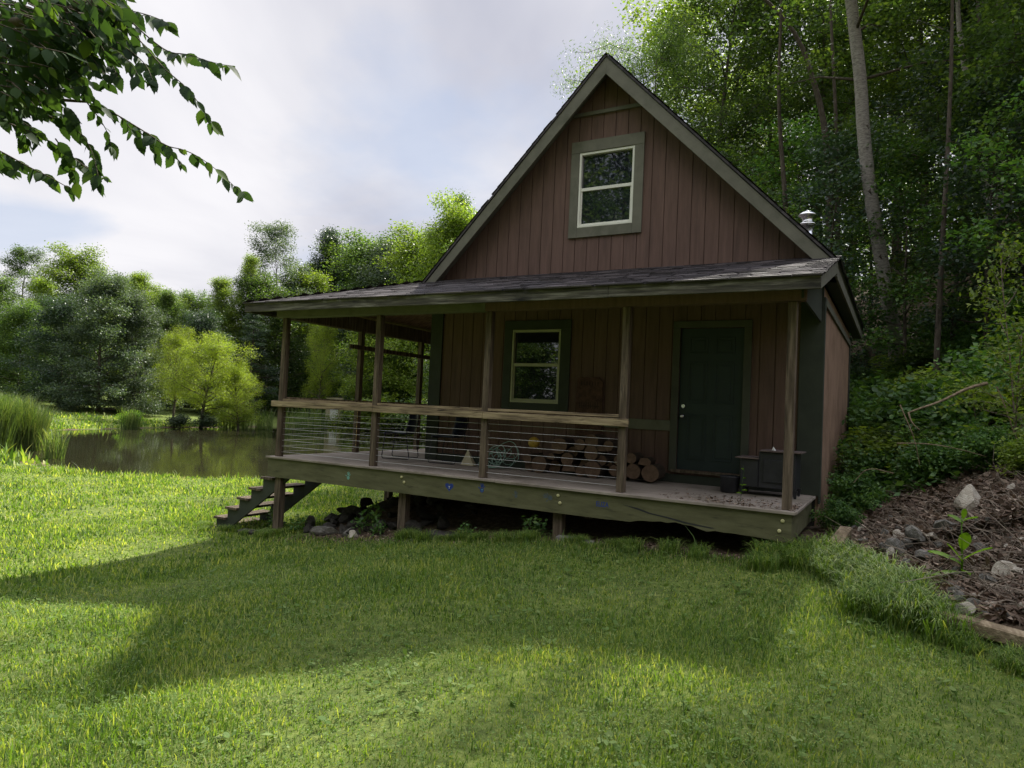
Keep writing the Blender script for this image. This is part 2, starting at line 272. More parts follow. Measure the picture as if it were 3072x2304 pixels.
M['grass'] = leafmat('grass_blades', (0.038, 0.078, 0.022), (0.135, 0.220, 0.044), (0.38, 0.39, 0.15), 0.45, 0.55, 0.25, (1.5, 1.6, 0.4), 0)
M['weed'] = leafmat('broad_weed_leaves', (0.070, 0.130, 0.030), (0.125, 0.195, 0.048), (0.23, 0.28, 0.11), 0.35, 0.6, 0.15, objvar=0)
M['reed'] = leafmat('reed_blades', (0.050, 0.090, 0.030), (0.105, 0.155, 0.045), (0.24, 0.24, 0.11), 0.4, objvar=0.1)
M['litter'] = leafmat('dry_leaf_litter', (0.060, 0.040, 0.028), (0.18, 0.125, 0.088), (0.44, 0.36, 0.28), 0.15, 0.7, 0.2, (1, 0.8, 0.6), 0)

def build_ground_mat():
    m, t, out = newmat('ground_soil_and_turf'); p = N(t, 'ShaderNodeBsdfPrincipled'); v = coord(t)
    big = noise(t, v, 0.35, 5); fine = noise(t, v, 14, 6, 0.7); mid = noise(t, v, 2.2, 5)
    g = ramp(t, fine, [(0.25, (0.035, 0.050, 0.016)), (0.5, (0.085, 0.115, 0.028)), (0.8, (0.19, 0.21, 0.06))])
    g2 = ramp(t, fine, [(0.25, (0.050, 0.062, 0.018)), (0.5, (0.11, 0.15, 0.030)), (0.8, (0.22, 0.24, 0.07))])
    r = N(t, 'ShaderNodeMapRange'); r.inputs[1].default_value = 0.45; r.inputs[2].default_value = 0.65; L(t, mid, r.inputs[0]); g = mixc(t, r.outputs[0], g, g2)
    soil = ramp(t, fine, [(0.25, (0.030, 0.022, 0.015)), (0.5, (0.085, 0.062, 0.042)), (0.8, (0.20, 0.155, 0.115))])
    a = N(t, 'ShaderNodeAttribute', attribute_name='tint')   # 1 = bare soil
    ad = N(t, 'ShaderNodeMath', operation='ADD'); L(t, a.outputs['Fac'], ad.inputs[0]); sb = N(t, 'ShaderNodeMapRange'); sb.inputs[1].default_value = 0.2; sb.inputs[2].default_value = 0.8; sb.inputs[3].default_value = -0.45; sb.inputs[4].default_value = 0.45; L(t, fine, sb.inputs[0]); L(t, sb.outputs[0], ad.inputs[1])
    r2 = N(t, 'ShaderNodeMapRange'); r2.inputs[1].default_value = 0.42; r2.inputs[2].default_value = 0.58; L(t, ad.outputs[0], r2.inputs[0])
    c = mixc(t, r2.outputs[0], g, soil); L(t, c, p.inputs['Base Color']); p.inputs['Roughness'].default_value = 0.95; p.inputs['Specular IOR Level'].default_value = 0.1
    L(t, bump(t, fine, 0.8, 0.03), p.inputs['Normal']); L(t, p.outputs[0], out.inputs[0]); return m
M['ground'] = build_ground_mat()
def build_water():
    m, t, out = newmat('pond_water'); p = N(t, 'ShaderNodeBsdfPrincipled'); v = coord(t, (1, 1, 1))
    p.inputs['Base Color'].default_value = (0.020, 0.019, 0.010, 1); p.inputs['Roughness'].default_value = 0.03; p.inputs['IOR'].default_value = 1.33; p.inputs['Specular IOR Level'].default_value = 0.5
    n = noise(t, coord(t, (1, 1, 1)), 2.2, 3); n2 = noise(t, v, 0.25, 2)
    ml = N(t, 'ShaderNodeMath', operation='MULTIPLY'); L(t, n, ml.inputs[0]); L(t, n2, ml.inputs[1]); L(t, bump(t, ml.outputs[0], 0.10, 0.05), p.inputs['Normal'])
    L(t, p.outputs[0], out.inputs[0]); return m
M['water'] = build_water()

# ------------------------------------------------------------------ terrain
POND = np.array([(-24.5, 7.2), (-21.3, 5.8), (-16.4, 4.7), (-12.2, 4.4), (-10, 5.8), (-8.7, 7.7), (-8.2, 11), (-9, 16), (-11, 23), (-17, 33), (-24, 39), (-32, 44), (-40, 49.5), (-42, 47), (-39.5, 36), (-38.3, 25), (-36.5, 18), (-35.7, 14), (-33, 9.5), (-28.5, 8)])
def smooth(t): t = np.clip(t, 0, 1); return t * t * (3 - 2 * t)
def pond_d(x, y):
    x = np.asarray(x, float); y = np.asarray(y, float)
    best = np.full(x.shape, 1e9); ins = np.zeros(x.shape, bool); n = len(POND)
    for i in range(n):
        a = POND[i]; b = POND[(i + 1) % n]; e = b - a
        t = np.clip(((x - a[0]) * e[0] + (y - a[1]) * e[1]) / (e @ e), 0, 1)
        best = np.minimum(best, np.hypot(x - a[0] - t * e[0], y - a[1] - t * e[1]))
        c = ((a[1] > y) != (b[1] > y)); xx = a[0] + (y - a[1]) / (e[1] if e[1] else 1e-9) * e[0]; ins ^= c & (x < xx)
    w = 0.35 * np.sin(x * 1.3 + y * 0.7) + 0.25 * np.sin(y * 2.1 - x * 0.9)
    return np.where(ins, -best, best) + w * 0.6
def bank_s(x, y):
    return np.where(y > 0, (x - 8.35) + 0.13 * y, (x - np.interp(y, [-9, -3.5, -2.9, -2.09, -1.7, -0.9, 0], [15, 11.9, 10.9, 9.66, 9.12, 8.98, 8.35])) * 0.8)
def soft(s, k): return np.log1p(np.exp(np.clip(s * k, -30, 30))) / k
def gz(x, y):
    x = np.asarray(x, float); y = np.asarray(y, float)
    b = np.interp(x, [-60, -24, -12, -6, 0, 2.7, 5.2, 8, 9.5, 30], [-1.5, -1.62, -1.6, -1.5, -1.28, -0.97, -0.66, -0.52, -0.55, -0.45])
    b = b + 0.03 * np.clip(y, -30, 0)
    m = smooth((x + 0.1) / 2.5) * smooth((y + 0.05) / 1.5) * smooth((y + 9 - 0) / 2)
    b = b + m * np.maximum(0, -0.5 - b)
    s = bank_s(x, y)
    hr = 0.52 * np.minimum(soft(s, 4), 7) + 0.33 * np.clip(s - 7, 0, 22)
    hb = 0.34 * np.minimum(soft(y - 8.5, 1.2), 30) * smooth((x + 7) / 9)
    fade = smooth(1 - (np.abs(y) - 60) / 60)
    b = b + hr + hb * 0.8
    d = pond_d(x, y); dist = np.hypot(x - CAM[0], y - CAM[1])
    far = smooth((dist - 32) / 14)
    b = b + far * (0.085 * np.clip(d - 1, 0, 10) + 0.03 * np.clip(d - 11, 0, 30)) + 0.04 * np.sin(x * 0.9 + 1.3) * np.sin(y * 0.8) + 0.015 * np.sin(x * 3.1) * np.sin(y * 2.7 + 1)
    shore = np.where(d > 0, -1.62 + 0.0 * d, -1.70 - np.minimum(0.7, -d * 0.5))
    k = smooth(d / np.where(far > 0.3, 1.2, 2.5))
    return np.where(d <= 0, shore, shore * (1 - k) + b * k)
def G(x, y): return float(gz(np.array([x]), np.array([y]))[0])
def axis_pts(lo, hi, c, fine, grow):
    a = [c]; st = fine
    while a[-1] < hi: a.append(a[-1] + st); st = fine if abs(a[-1] - c) < 10 else st * grow
    b = [c]; st = fine
    while b[-1] > lo: b.append(b[-1] - st); st = fine if abs(b[-1] - c) < 10 else st * grow
    return np.array(b[::-1][:-1] + a)
xs = axis_pts(-260, 260, 2.0, 0.16, 1.022); ys = axis_pts(-120, 320, 0.0, 0.16, 1.022)
X, Y = np.meshgrid(xs, ys); Z = gz(X, Y)
sB = bank_s(X, Y)
Z = Z + np.where(sB > 0.1, 1, 0) * nr.normal(0, 0.018, Z.shape) + nr.normal(0, 0.004, Z.shape)
dP = pond_d(X, Y)
soil = smooth((sB + 0.05) / 0.35)
under = smooth((X - 0.6) / 0.7) * smooth((Y + 0.35) / 0.4) * (X < 8.6) * (Y < 9)
soil = np.maximum(soil, under); soil = np.maximum(soil, np.exp(-(((X - 1.6) / 1.3) ** 2 + ((Y + 0.25) / 0.35) ** 2)) * 0.9)
soil = np.maximum(soil, smooth(1 - dP / 0.8)); soil = np.maximum(soil, smooth((Y - 9) / 3) * smooth((X + 6) / 5))
idx = np.arange(X.size).reshape(X.shape)
fq = np.stack([idx[:-1, :-1], idx[:-1, 1:], idx[1:, 1:], idx[1:, :-1]], -1).reshape(-1, 4)
gm = mesh_np('ground', np.stack([X.ravel(), Y.ravel(), Z.ravel()], 1), fq, soil.ravel(), True)
tag(link_mesh('ground', gm, M['ground']), kind='structure')
wm = MB(); c = POND.mean(0)
wm.add([(c[0] + (p[0] - c[0]) * 1.04 , c[1] + (p[1] - c[1]) * 1.04, -1.66) for p in POND], [tuple(range(len(POND)))])
tag(wm.build('pond_water', M['water']), kind='structure')

# ------------------------------------------------------------------ cabin
XL, XR, YF, YB = 1.747, 7.996, 1.98, 7.48
AX, AZ, EX, EZ = 4.914, 6.394, 8.185, 3.02
SL = (AZ - EZ) / (EX - AX)
cabin = empty('cabin', (4.9, 4.7, -0.4), 'reddish brown wood cabin with steep gable roof and raised wraparound porch', 'cabin')
def rooftop(x): return AZ - SL * abs(x - AX)
def siding_wall(axis, fixed, out, a0, a1, z0, topf, holes, mat, name='wall'):
    """vertical groove siding; planks 0.203 wide standing off a backing sheet. axis = direction the wall runs."""
    m = MB(); pitch = 0.203; br = set(); k = 0
    x = a0
    while x < a1 - 1e-6: br.add(round(x, 4)); x += pitch
    br.add(round(a1, 4)); groove = set(br)
    for h in holes: br.add(h[0]); br.add(h[1])
    if axis == 'x' and topf(AX) > topf(a0): br.add(AX)
    br = sorted(b for b in br if a0 - 1e-6 <= b <= a1 + 1e-6)
    t = 0.014 * out
    for a, b in zip(br[:-1], br[1:]):
        ga = a + (0.006 if a in groove else 0); gb = b - (0.006 if b in groove else 0)
        if gb - ga < 0.002: continue
        mid = (a + b) / 2; segs = [(z0, None)]
        hs = [h for h in holes if h[0] - 1e-6 <= mid <= h[1] + 1e-6]
        cur = z0; parts = []
        for h in sorted(hs, key=lambda q: q[2]): parts.append((cur, h[2], None)); cur = h[3]
        parts.append((cur, topf(ga), topf(gb)))
        for p in parts:
            lo = p[0]; h1 = p[1]; h2 = p[1] if p[2] is None else p[2]
            if max(h1, h2) - lo < 0.01: continue
            m.prism([(ga, lo), (gb, lo), (gb, max(h2, lo + 0.001)), (ga, max(h1, lo + 0.001))], 'y' if axis == 'x' else 'x', fixed, fixed + t)
    # backing sheet in strips round the holes
    bt = -0.02 * out
    for a, b in zip(br[:-1], br[1:]):
        mid = (a + b) / 2; hs = sorted([h for h in holes if h[0] - 1e-6 <= mid <= h[1] + 1e-6], key=lambda q: q[2]); cur = z0
        for h in hs: m.prism([(a, cur), (b, cur), (b, h[2]), (a, h[2])], 'y' if axis == 'x' else 'x', fixed - 0.001 * out, fixed + bt); cur = h[3]
        if topf(mid) > cur: m.prism([(a, cur), (b, cur), (b, topf(b)), (a, topf(a))], 'y' if axis == 'x' else 'x', fixed - 0.001 * out, fixed + bt)
    return m.build(name, mat, cabin)
GW = (4.41, 5.33, 3.83, 5.03); LW = (3.339, 4.229, 1.049, 2.242); DR = (6.128, 7.025, 0.194, 2.224)
def gtop(x): return rooftop(x) - 0.06
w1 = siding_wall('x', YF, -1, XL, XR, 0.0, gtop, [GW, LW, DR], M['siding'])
siding_wall('y', XR, 1, YF, YB, -0.5, lambda y: 2.75, [], M['siding_side_lit'])
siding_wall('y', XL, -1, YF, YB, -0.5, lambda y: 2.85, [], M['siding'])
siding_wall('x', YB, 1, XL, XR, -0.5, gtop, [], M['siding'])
f = MB().box(XL + .02, XR - .02, YF + .03, YB - .03, -1.3, -0.04); f.build('foundation', M['foundation'], cabin)
# corner boards and trim
t = MB().box(XL - .02, XL + .2, YF - .045, YF - .0145, -0.0, 2.9).box(XL - .045, XL - .0145, YF - .045, YF + .1, 0.0, 2.85); t.build('corner_board', M['green_dark'], cabin, 0.003)
t = MB().box(XR - .26, XR + .018, YF - .045, YF - .0145, 0.0, 2.75).box(XR + .0145, XR + .04, YF - .045, YF + .08, -0.1, 2.6); t.build('corner_board', M['green_dark'], cabin, 0.003)
t = MB().box(XR + .0145, XR + .04, YB - .09, YB + .02, -0.5, 2.58); t.build('corner_board', M['green_dark'], cabin, 0.003)
t = MB().box(XR + .0145, XR + .045, YF + .081, YB - .091, 2.50, 2.60); t.build('trim_board', M['green'], cabin, 0.003)
t = MB().box(XL + .2, DR[0] - .11, YF - .03, YF - .0145, 0.0, 0.13).box(DR[1] + .11, XR - .26, YF - .03, YF - .0145, 0.0, .13).box(DR[0] - .11, DR[1] + .11, YF - .035, YF - .0145, 0.0, .12); t.build('skirt_board', M['green_dark'], cabin)
t = MB().box(5.02, DR[0] - .1, YF - .05, YF - .0145, 0.735, 0.885); t.build('trim_board', M['green'], cabin, 0.003)
t = MB()   # batten high in the gable, ends cut under the rakes
t.prism([(4.23, 5.615), (5.60, 5.615), (5.56, 5.67), (4.27, 5.67)], 'y', YF - .0145, YF - .05); t.build('gable_batten', M['green'], cabin)
# windows
def window(R, trim, tl, meet, mats, low):
    x0, x1, z0, z1 = R
    w = empty('window', (0, 0, 0)); w.parent = cabin; w.location = Vector(((x0 + x1) / 2, YF, z0)) - Vector(cabin.location)
    def pb(mb, nm, mt, bev=0):
        o = mb.build(nm, mt, None, bev); o.parent = w; o.location = -Vector(((x0 + x1) / 2, YF, z0)); return o
    a, b, c, d = trim
    m = MB().box(a, x0 + .004, YF - .045, YF - .0145, c, z1 + .0).box(x1 - .004, b, YF - .045, YF - .0145, c, z1).box(a, b, YF - .047, YF - .0145, z1 + .001, d).box(x0 + .005, x1 - .005, YF - .043, YF - .0145, c, z0 + .004)
    pb(m, 'window_trim', mats[0], 0.003)
    e = .04; m = MB().box(x0 + .006, x0 + e, YF - .035, YF + .05, z0 + .006, z1 - .002).box(x1 - e, x1 - .006, YF - .035, YF + .05, z0 + .006, z1 - .002).box(x0 + e, x1 - e, YF - .034, YF + .05, z1 - e, z1 - .003).box(x0 + e, x1 - e, YF - .04, YF + .05, z0 + .006, z0 + e)
    pb(m, 'window_frame', mats[1], 0.003)
    m = MB().box(x0 + e + .001, x1 - e - .001, YF - .022, YF + .03, meet - .025, meet + .025).box(x0 + e, x0 + e + .022, YF - .012, YF + .03, z0 + e, meet - .026).box(x1 - e - .022, x1 - e, YF - .012, YF + .03, z0 + e, meet - .026).box(x0 + e + .022, x1 - e - .022, YF - .0125, YF + .03, z0 + e, z0 + e + .03)
    pb(m, 'sash', mats[1], 0.002)
    for za, zb, yy in ((meet + .025, z1 - e, .022), (z0 + e + .03, meet - .025, .006)):
        pb(MB().box(x0 + e, x1 - e, YF + yy, YF + yy + .006, za, zb), 'pane', M['glass'])
    return w, pb
window(GW, (4.273, 5.474, 3.679, 5.213), 0, 4.44, (M['green'], M['vinyl']), False)
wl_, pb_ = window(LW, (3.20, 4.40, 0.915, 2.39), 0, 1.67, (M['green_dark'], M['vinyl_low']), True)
# pale lettering stuck to the upper pane
cu = bpy.data.curves.new('lettering', 'FONT'); cu.body = "'S"; cu.size = 0.16; cu.extrude = 0.001; cu.space_character = 0.9
to = bpy.data.objects.new('window_lettering', cu); COL.objects.link(to)
def text_to_mesh(to, name, mat, loc, rot, parent):
    dg = bpy.context.evaluated_depsgraph_get(); me = bpy.data.meshes.new_from_object(to.evaluated_get(dg)); bpy.data.objects.remove(to)
    o = link_mesh(name, me, mat, parent, True); me.materials.clear(); me.materials.append(mat)
    p = parent; off = Vector((0, 0, 0))
    while p is not None: off += Vector(p.location); p = p.parent
    o.rotation_euler = rot; o.location = Vector(loc) - off; return o
text_to_mesh(to, 'window_lettering', M['pale_green'], (4.02, YF + .019, 1.72), (math.pi / 2, 0, 0), wl_)
# dark room floor and ceiling so the cabin is closed
MB().box(XL + .03, XR - .03, YF + .08, YB - .08, -.03, .03).build('floor', M['foundation'], cabin)
# door
dr = empty('door', (0, 0, 0)); dr.parent = cabin; dloc = Vector((DR[0], YF, DR[2])); dr.location = dloc - Vector(cabin.location)
def dpart(mb, nm, mt, bev=0):
    o = mb.build(nm, mt, None, bev); o.parent = dr; o.location = -dloc; return o
x0, x1, z0, z1 = DR
m = MB().box(x0 - .1, x0 + .004, YF - .045, YF - .0145, z0 - .03, z1 + .0).box(x1 - .004, x1 + .1, YF - .045, YF - .0145, z0 - .03, z1).box(x0 - .1, x1 + .1, YF - .047, YF - .0145, z1 + .001, z1 + .1); dpart(m, 'door_trim', M['green_shaded'], .003)
dpart(MB().box(x0 - .06, x1 + .06, YF - .075, YF + .02, z0 - .045, z0 - .005), 'threshold', M['post'], .003)
m = MB().box(x0 + .006, x1 - .006, YF + .008, YF + .045, z0, z1 - .004)
for (pa, pb2, pc, pd) in [(a, b, c, d) for (a, b) in ((.13, .40), (.50, .77)) for (c, d) in ((.15, .80), (.95, 1.55), (1.66, 1.90))]:
    X0, X1, Z0, Z1 = x0 + pa, x0 + pb2, z0 + pc, z0 + pd
    for q in ((X0, X1, Z0, Z0 + .022), (X0, X1, Z1 - .022, Z1), (X0, X0 + .022, Z0 + .022, Z1 - .022), (X1 - .022, X1, Z0 + .022, Z1 - .022)): m.box(q[0], q[1], YF - .001, YF + .009, q[2], q[3])
    m.box(X0 + .05, X1 - .05, YF + .001, YF + .009, Z0 + .05, Z1 - .05)
dpart(m, 'door_leaf', M['door'], .003)
k = MB(); k.tube([(x0 + .075, YF + .008, .955), (x0 + .075, YF - .03, .955)], .014, 10); k.tube([(x0 + .075, YF - .028, .955), (x0 + .075, YF - .045, .955), (x0 + .075, YF - .07, .955), (x0 + .075, YF - .08, .955)], [.018, .03, .03, .014], 14); dpart(k, 'knob', M['steel'])
dpart(MB().tube([(x0 + .075, YF + .008, 1.10), (x0 + .075, YF - .02, 1.10)], [.032, .026], 14), 'deadbolt', M['steel'])
# main roof
def slab(name, mat, quad, th, parent=cabin, uvdir=None):
    """quad: 4 points of the top surface (eave0, eave1, ridge1, ridge0); UV in metres, v up the slope"""
    q = [Vector(p) for p in quad]; n = (q[1] - q[0]).cross(q[3] - q[0]).normalized()
    if n.z < 0: n = -n
    lo = [p - n * th for p in q]
    me = bpy.data.meshes.new(name); k = len(q)
    me.from_pydata([tuple(p) for p in q + lo], [], [tuple(range(k)), tuple(range(2 * k - 1, k - 1, -1))] + [(i, k + i, k + (i + 1) % k, (i + 1) % k) for i in range(k)]); me.update()
    uv = me.uv_layers.new(name='UVMap'); u = (q[1] - q[0]).normalized(); vv = n.cross(u).normalized()
    if vv.z < 0: vv = -vv
    for lp in me.loops:
        p = me.vertices[lp.vertex_index].co - q[0]; uv.data[lp.index].uv = (p.dot(u), p.dot(vv) + (0 if lp.vertex_index < k else -0.01))
    return link_mesh(name, me, mat, parent)
def shingled(name, quad, parent=cabin, seed=0):
    """overlapping asphalt tabs laid in courses over the slope quad (eave0, eave1, ridge1, ridge0)"""
    q = [Vector(p) for p in quad]; n = (q[1] - q[0]).cross(q[3] - q[0]).normalized()
    if n.z < 0: n = -n
    u = (q[1] - q[0]).normalized(); vv = n.cross(u).normalized()
    if vv.z < 0: vv = -vv
    H_ = (q[3] - q[0]).dot(vv); rows = max(1, int(round(H_ / .143))); st = H_ / rows; rj = random.Random(seed); V = []; F = []; T = []
    for r in range(rows):
        f0 = r / rows; a = q[0].lerp(q[3], f0); b = q[1].lerp(q[2], f0); L_ = (b - a).dot((q[1] - q[0]).normalized()); x = -rj.uniform(0, .31)
        while x < L_:
            x0_, x1_ = max(0, x), min(L_, x + .305 + rj.uniform(-.03, .03)); x = x + .31
            if x1_ - x0_ < .02: continue
            dz = rj.uniform(-.002, .004); dd = rj.uniform(-.012, .004); hi = vv * (st * 1.25); k = len(V)
            if r == rows - 1: hi = vv * st
            for (t_, w_, zz) in ((x0_ + .002, dd, .012 + dz), (x1_ - .002, dd, .012 + dz)): V.append(a + u * t_ + vv * w_ + n * zz)
            V.append(a + u * (x1_ - .002) + hi + n * .003); V.append(a + u * (x0_ + .002) + hi + n * .003)
            V.append(a + u * (x0_ + .002) + vv * dd - n * .004); V.append(a + u * (x1_ - .002) + vv * dd - n * .004)
            F += [(k, k + 1, k + 2, k + 3), (k + 4, k + 5, k + 1, k)]; T += [rj.random()] * 6
    me = bpy.data.meshes.new(name); me.from_pydata([tuple(p) for p in V], [], F); me.update(); at_ = me.attributes.new('tint', 'FLOAT', 'POINT'); at_.data.foreach_set('value', T)
    return link_mesh(name, me, M['tabs'], parent)
YR0, YR1 = 1.665, 8.69
roof = slab('roof', M['shingle'], [(EX + .02, YR0 - .02, EZ - .02), (EX + .02, YR1, EZ - .02), (AX, YR1, AZ), (AX, YR0 - .02, AZ)], .028)
slab('roof', M['shingle'], [(2 * AX - EX - .02, YR1, EZ - .02), (2 * AX - EX - .02, YR0 - .02, EZ - .02), (AX, YR0 - .02, AZ), (AX, YR1, AZ)], .028)
for sgn in (1, -1):
    ex = AX + sgn * (EX - AX)
    slab('roof_sheathing', M['green'], [(ex, YR0 + .03, EZ - .045), (ex, YR1 - .02, EZ - .045), (AX, YR1 - .02, AZ - .043), (AX, YR0 + .03, AZ - .043)], .035)
    _n = Vector((-(sgn) * SL, 0, -1)).normalized() if False else Vector((-sgn * SL, -0, -1)).normalized()
    # rake boards on the front and back edges
    for ya, yb in ((YR0 - .005, YR0 + .028), (YR1 - .03, YR1 - .002)):
        a = Vector((AX, 0, AZ - .045)); b = Vector((ex, 0, EZ - .062)); w = .20
        poly = [(a.x, a.z), (b.x, b.z), (b.x - sgn * .0, b.z - w * .75), (b.x - sgn * .06, b.z - w * .75), (AX, AZ - .045 - w * math.sqrt(1 + SL * SL) * .92)]
        MB().prism(poly, 'y', ya, yb).build('rake_board', M['green'], cabin, .003)
    MB().box(min(ex, ex - sgn * .028), max(ex, ex - sgn * .028), YR0 + .03, YR1 - .03, EZ - .23, EZ - .085).build('eave_fascia', M['green'], cabin, .003)
    xa, xb = sorted((ex - sgn * .03, XR + .015 if sgn > 0 else XL - .015))
    MB().box(xa, xb, YF + .05, YR1 - .04, EZ - .22, EZ - .205).build('soffit', M['green_dark'], cabin)
# porch roof (hip at the left front corner)
FX0, FX1, FY, FT, FB = -0.353, 8.184, -0.35, 2.446, 2.304
LE = 2 * AX - EX   # left main eave
shingled('shingles', [(EX + .035, YR0 - .03, EZ - .022), (EX + .035, YR1, EZ - .022), (AX, YR1, AZ + .012), (AX, YR0 - .03, AZ + .012)], seed=1)
shingled('shingles', [(2 * AX - EX - .035, YR1, EZ - .022), (2 * AX - EX - .035, YR0 - .03, EZ - .022), (AX, YR0 - .03, AZ + .012), (AX, YR1, AZ + .012)], seed=2)
def hip(zo, name, mat, th, ov):
    slab(name, mat, [(FX0 - ov, FY - ov, FT + zo - .3 * ov), (FX1 + ov * 1.4, FY - ov, FT + zo - .3 * ov), (FX1 + ov * 1.4, YF - .02, 3.135 + zo), (LE + .05, YF - .02, 3.135 + zo)], th)
    slab(name, mat, [(FX0 - ov, 5.9, FT + zo - .3 * ov), (FX0 - ov, FY - ov, FT + zo - .3 * ov), (LE + .05, YF - .02, 3.135 + zo - .0), (LE + .05, 5.9, 3.135 + zo)], th)
hip(.0, 'porch_roof', M['shingle'], .012, .01)
zq = .004
shingled('shingles', [(FX0 - .03, FY - .03, FT + zq - .01), (FX1 + .035, FY - .03, FT + zq - .01), (FX1 + .035, YF - .015, 3.135 + zq), (LE + .05, YF - .015, 3.135 + zq)], seed=3)
shingled('shingles', [(FX0 - .03, 5.92, FT + zq - .01), (FX0 - .03, FY - .03, FT + zq - .01), (LE + .05, YF - .015, 3.135 + zq), (LE + .05, 5.92, 3.135 + zq)], seed=4)
hip(-.022, 'porch_ceiling', M['osb'], .018, -.03)
fa = [MB().box(FX0, 3.1, FY, FY + .035, FB, FT - .012), MB().box(3.102, 5.9, FY - .002, FY + .035, FB - .003, FT - .012), MB().box(5.903, FX1, FY, FY + .035, FB, FT - .012)]
for m in fa: m.build('porch_fascia', M['fascia'], cabin, .003)
MB().box(FX0, FX0 + .035, FY + .036, 5.88, FB, FT - .012).build('porch_fascia', M['fascia'], cabin, .003)
MB().prism([(FY + .036, FB + .0), (FY + .036, FT - .014), (YR0 + .1, 3.03), (YR0 + .1, 2.88)], 'x', FX1 - .03, FX1).build('rake_board', M['green'], cabin, .003)
# closing triangle of siding at the right end above the header
MB().prism([(-.02, 2.27), (YF - .05, 2.27), (YF - .05, 2.98), (-.02, 2.40)], 'x', XR - .03, XR - .005).build('wall', M['green_dark'], cabin)
# header beams
MB().box(-.0, 4.0, .0, .04, 2.25, 2.46).box(-.0, 4.0, .1, .14, 2.25, 2.44).build('porch_beam', M['green'], cabin, .003)
MB().box(4.003, 8.02, -.002, .04, 2.247, 2.46).box(4.003, 8.0, .1, .14, 2.25, 2.44).build('porch_beam', M['siding'], cabin, .003)
MB().box(.03, .07, .141, 5.75, 2.25, 2.50).box(.13, .17, .141, 5.75, 2.25, 2.50).build('porch_beam', M['post'], cabin, .003)
# posts
PX = [.093, 2.071, 3.991, 5.946, 7.827]; pw = .095
for i, px in enumerate(PX): MB().box(px, px + pw, .05, .05 + pw, 0.0, 2.249).build('porch_post', M['post'], cabin, .006)
for py in (1.89, 3.74, 5.6): MB().box(.06, .06 + pw, py, py + pw, 0, 2.249).build('porch_post', M['post'], cabin, .006)
for (px, py, d) in ((.13, .045, -1.0), (2.62, .10, -1.0), (5.10, .10, -1.0), (.13, 2.80, -1.0), (7.7, .6, 0), (2.4, 1.1, -1), (5.1, 1.1, -1)):
    MB().box(px, px + .13, py, py + .12, G(px, py) - .2, -.05 if py > .2 else -.29).build('support_post', M['post'], cabin, .006)
# deck
db = MB(); y = 0.0; jig = random.Random(3)
while y < YF - .05:
    x = -.0; 
    for xx in (jig.uniform(2.2, 3.0), jig.uniform(4.6, 5.6), 7.958): db.box(x + .001, xx - .001, y + .002, min(y + .138, YF - .03), -.03, jig.uniform(-.001, .001)); x = xx
    y += .141
while y < 5.7:
    db.box(0 + .001, XL - .05, y + .002, y + .138, -.03, jig.uniform(-.001, .001)); y += .141
db.build('deck_boards', M['deck'], cabin, .003)
ed = MB().box(-.03, 4.3, -.03, -.001, -.032, -.0).box(4.303, 7.975, -.034, -.001, -.036, -.002).box(7.961, 7.99, .0, YF - .05, -.032, -.0); ed.build('deck_edge', M['deck'], cabin, .004)
# rim board with the rotten lower edge to the right
top = -.037; pts = [(0.0, top), (7.94, top), (7.94, -.335)]
rj = random.Random(5); x = 7.6
while x > 5.9: pts.append((x, -.335 + rj.uniform(0, .03) + .05 * math.exp(-((x - 6.6) / .35) ** 2))); x -= .09
pts += [(5.8, -.33), (0.0, -.33)]
rim = MB().prism(pts, 'y', 0.0, .038).build('rim_board', M['rim'], cabin)
MB().box(7.90, 7.938, .039, YF - .03, -.33, -.037).build('rim_board', M['rim'], cabin)
MB().box(0.002, .04, .039, 5.7, -.33, -.037).build('rim_board', M['rim'], cabin)
jo = MB()
for i in range(19): jo.box(.3 + i * .41, .34 + i * .41, .04, YF, -.22, -.034)
jo.build('joists', M['post'], cabin)
for bx, bz in ((2.74, -.10), (2.79, -.17), (5.21, -.11), (5.24, -.2), (7.85, -.11), (7.82, -.22)):
    MB().tube([(bx, .0, bz), (bx, -.008, bz), (bx, -.014, bz)], [.021, .021, .012], 12).build('bolt', M['bolt'], cabin)
# split and gouge in the rim
g = MB()
pp = [(6.05, -.13), (6.25, -.15), (6.4, -.19), (6.62, -.215), (6.85, -.25), (7.15, -.275), (7.1, -.285), (6.8, -.262), (6.6, -.228), (6.38, -.203), (6.22, -.165)]
g.prism(pp, 'y', -.0015, .001); g.build('rim_split', M['iron'], cabin)
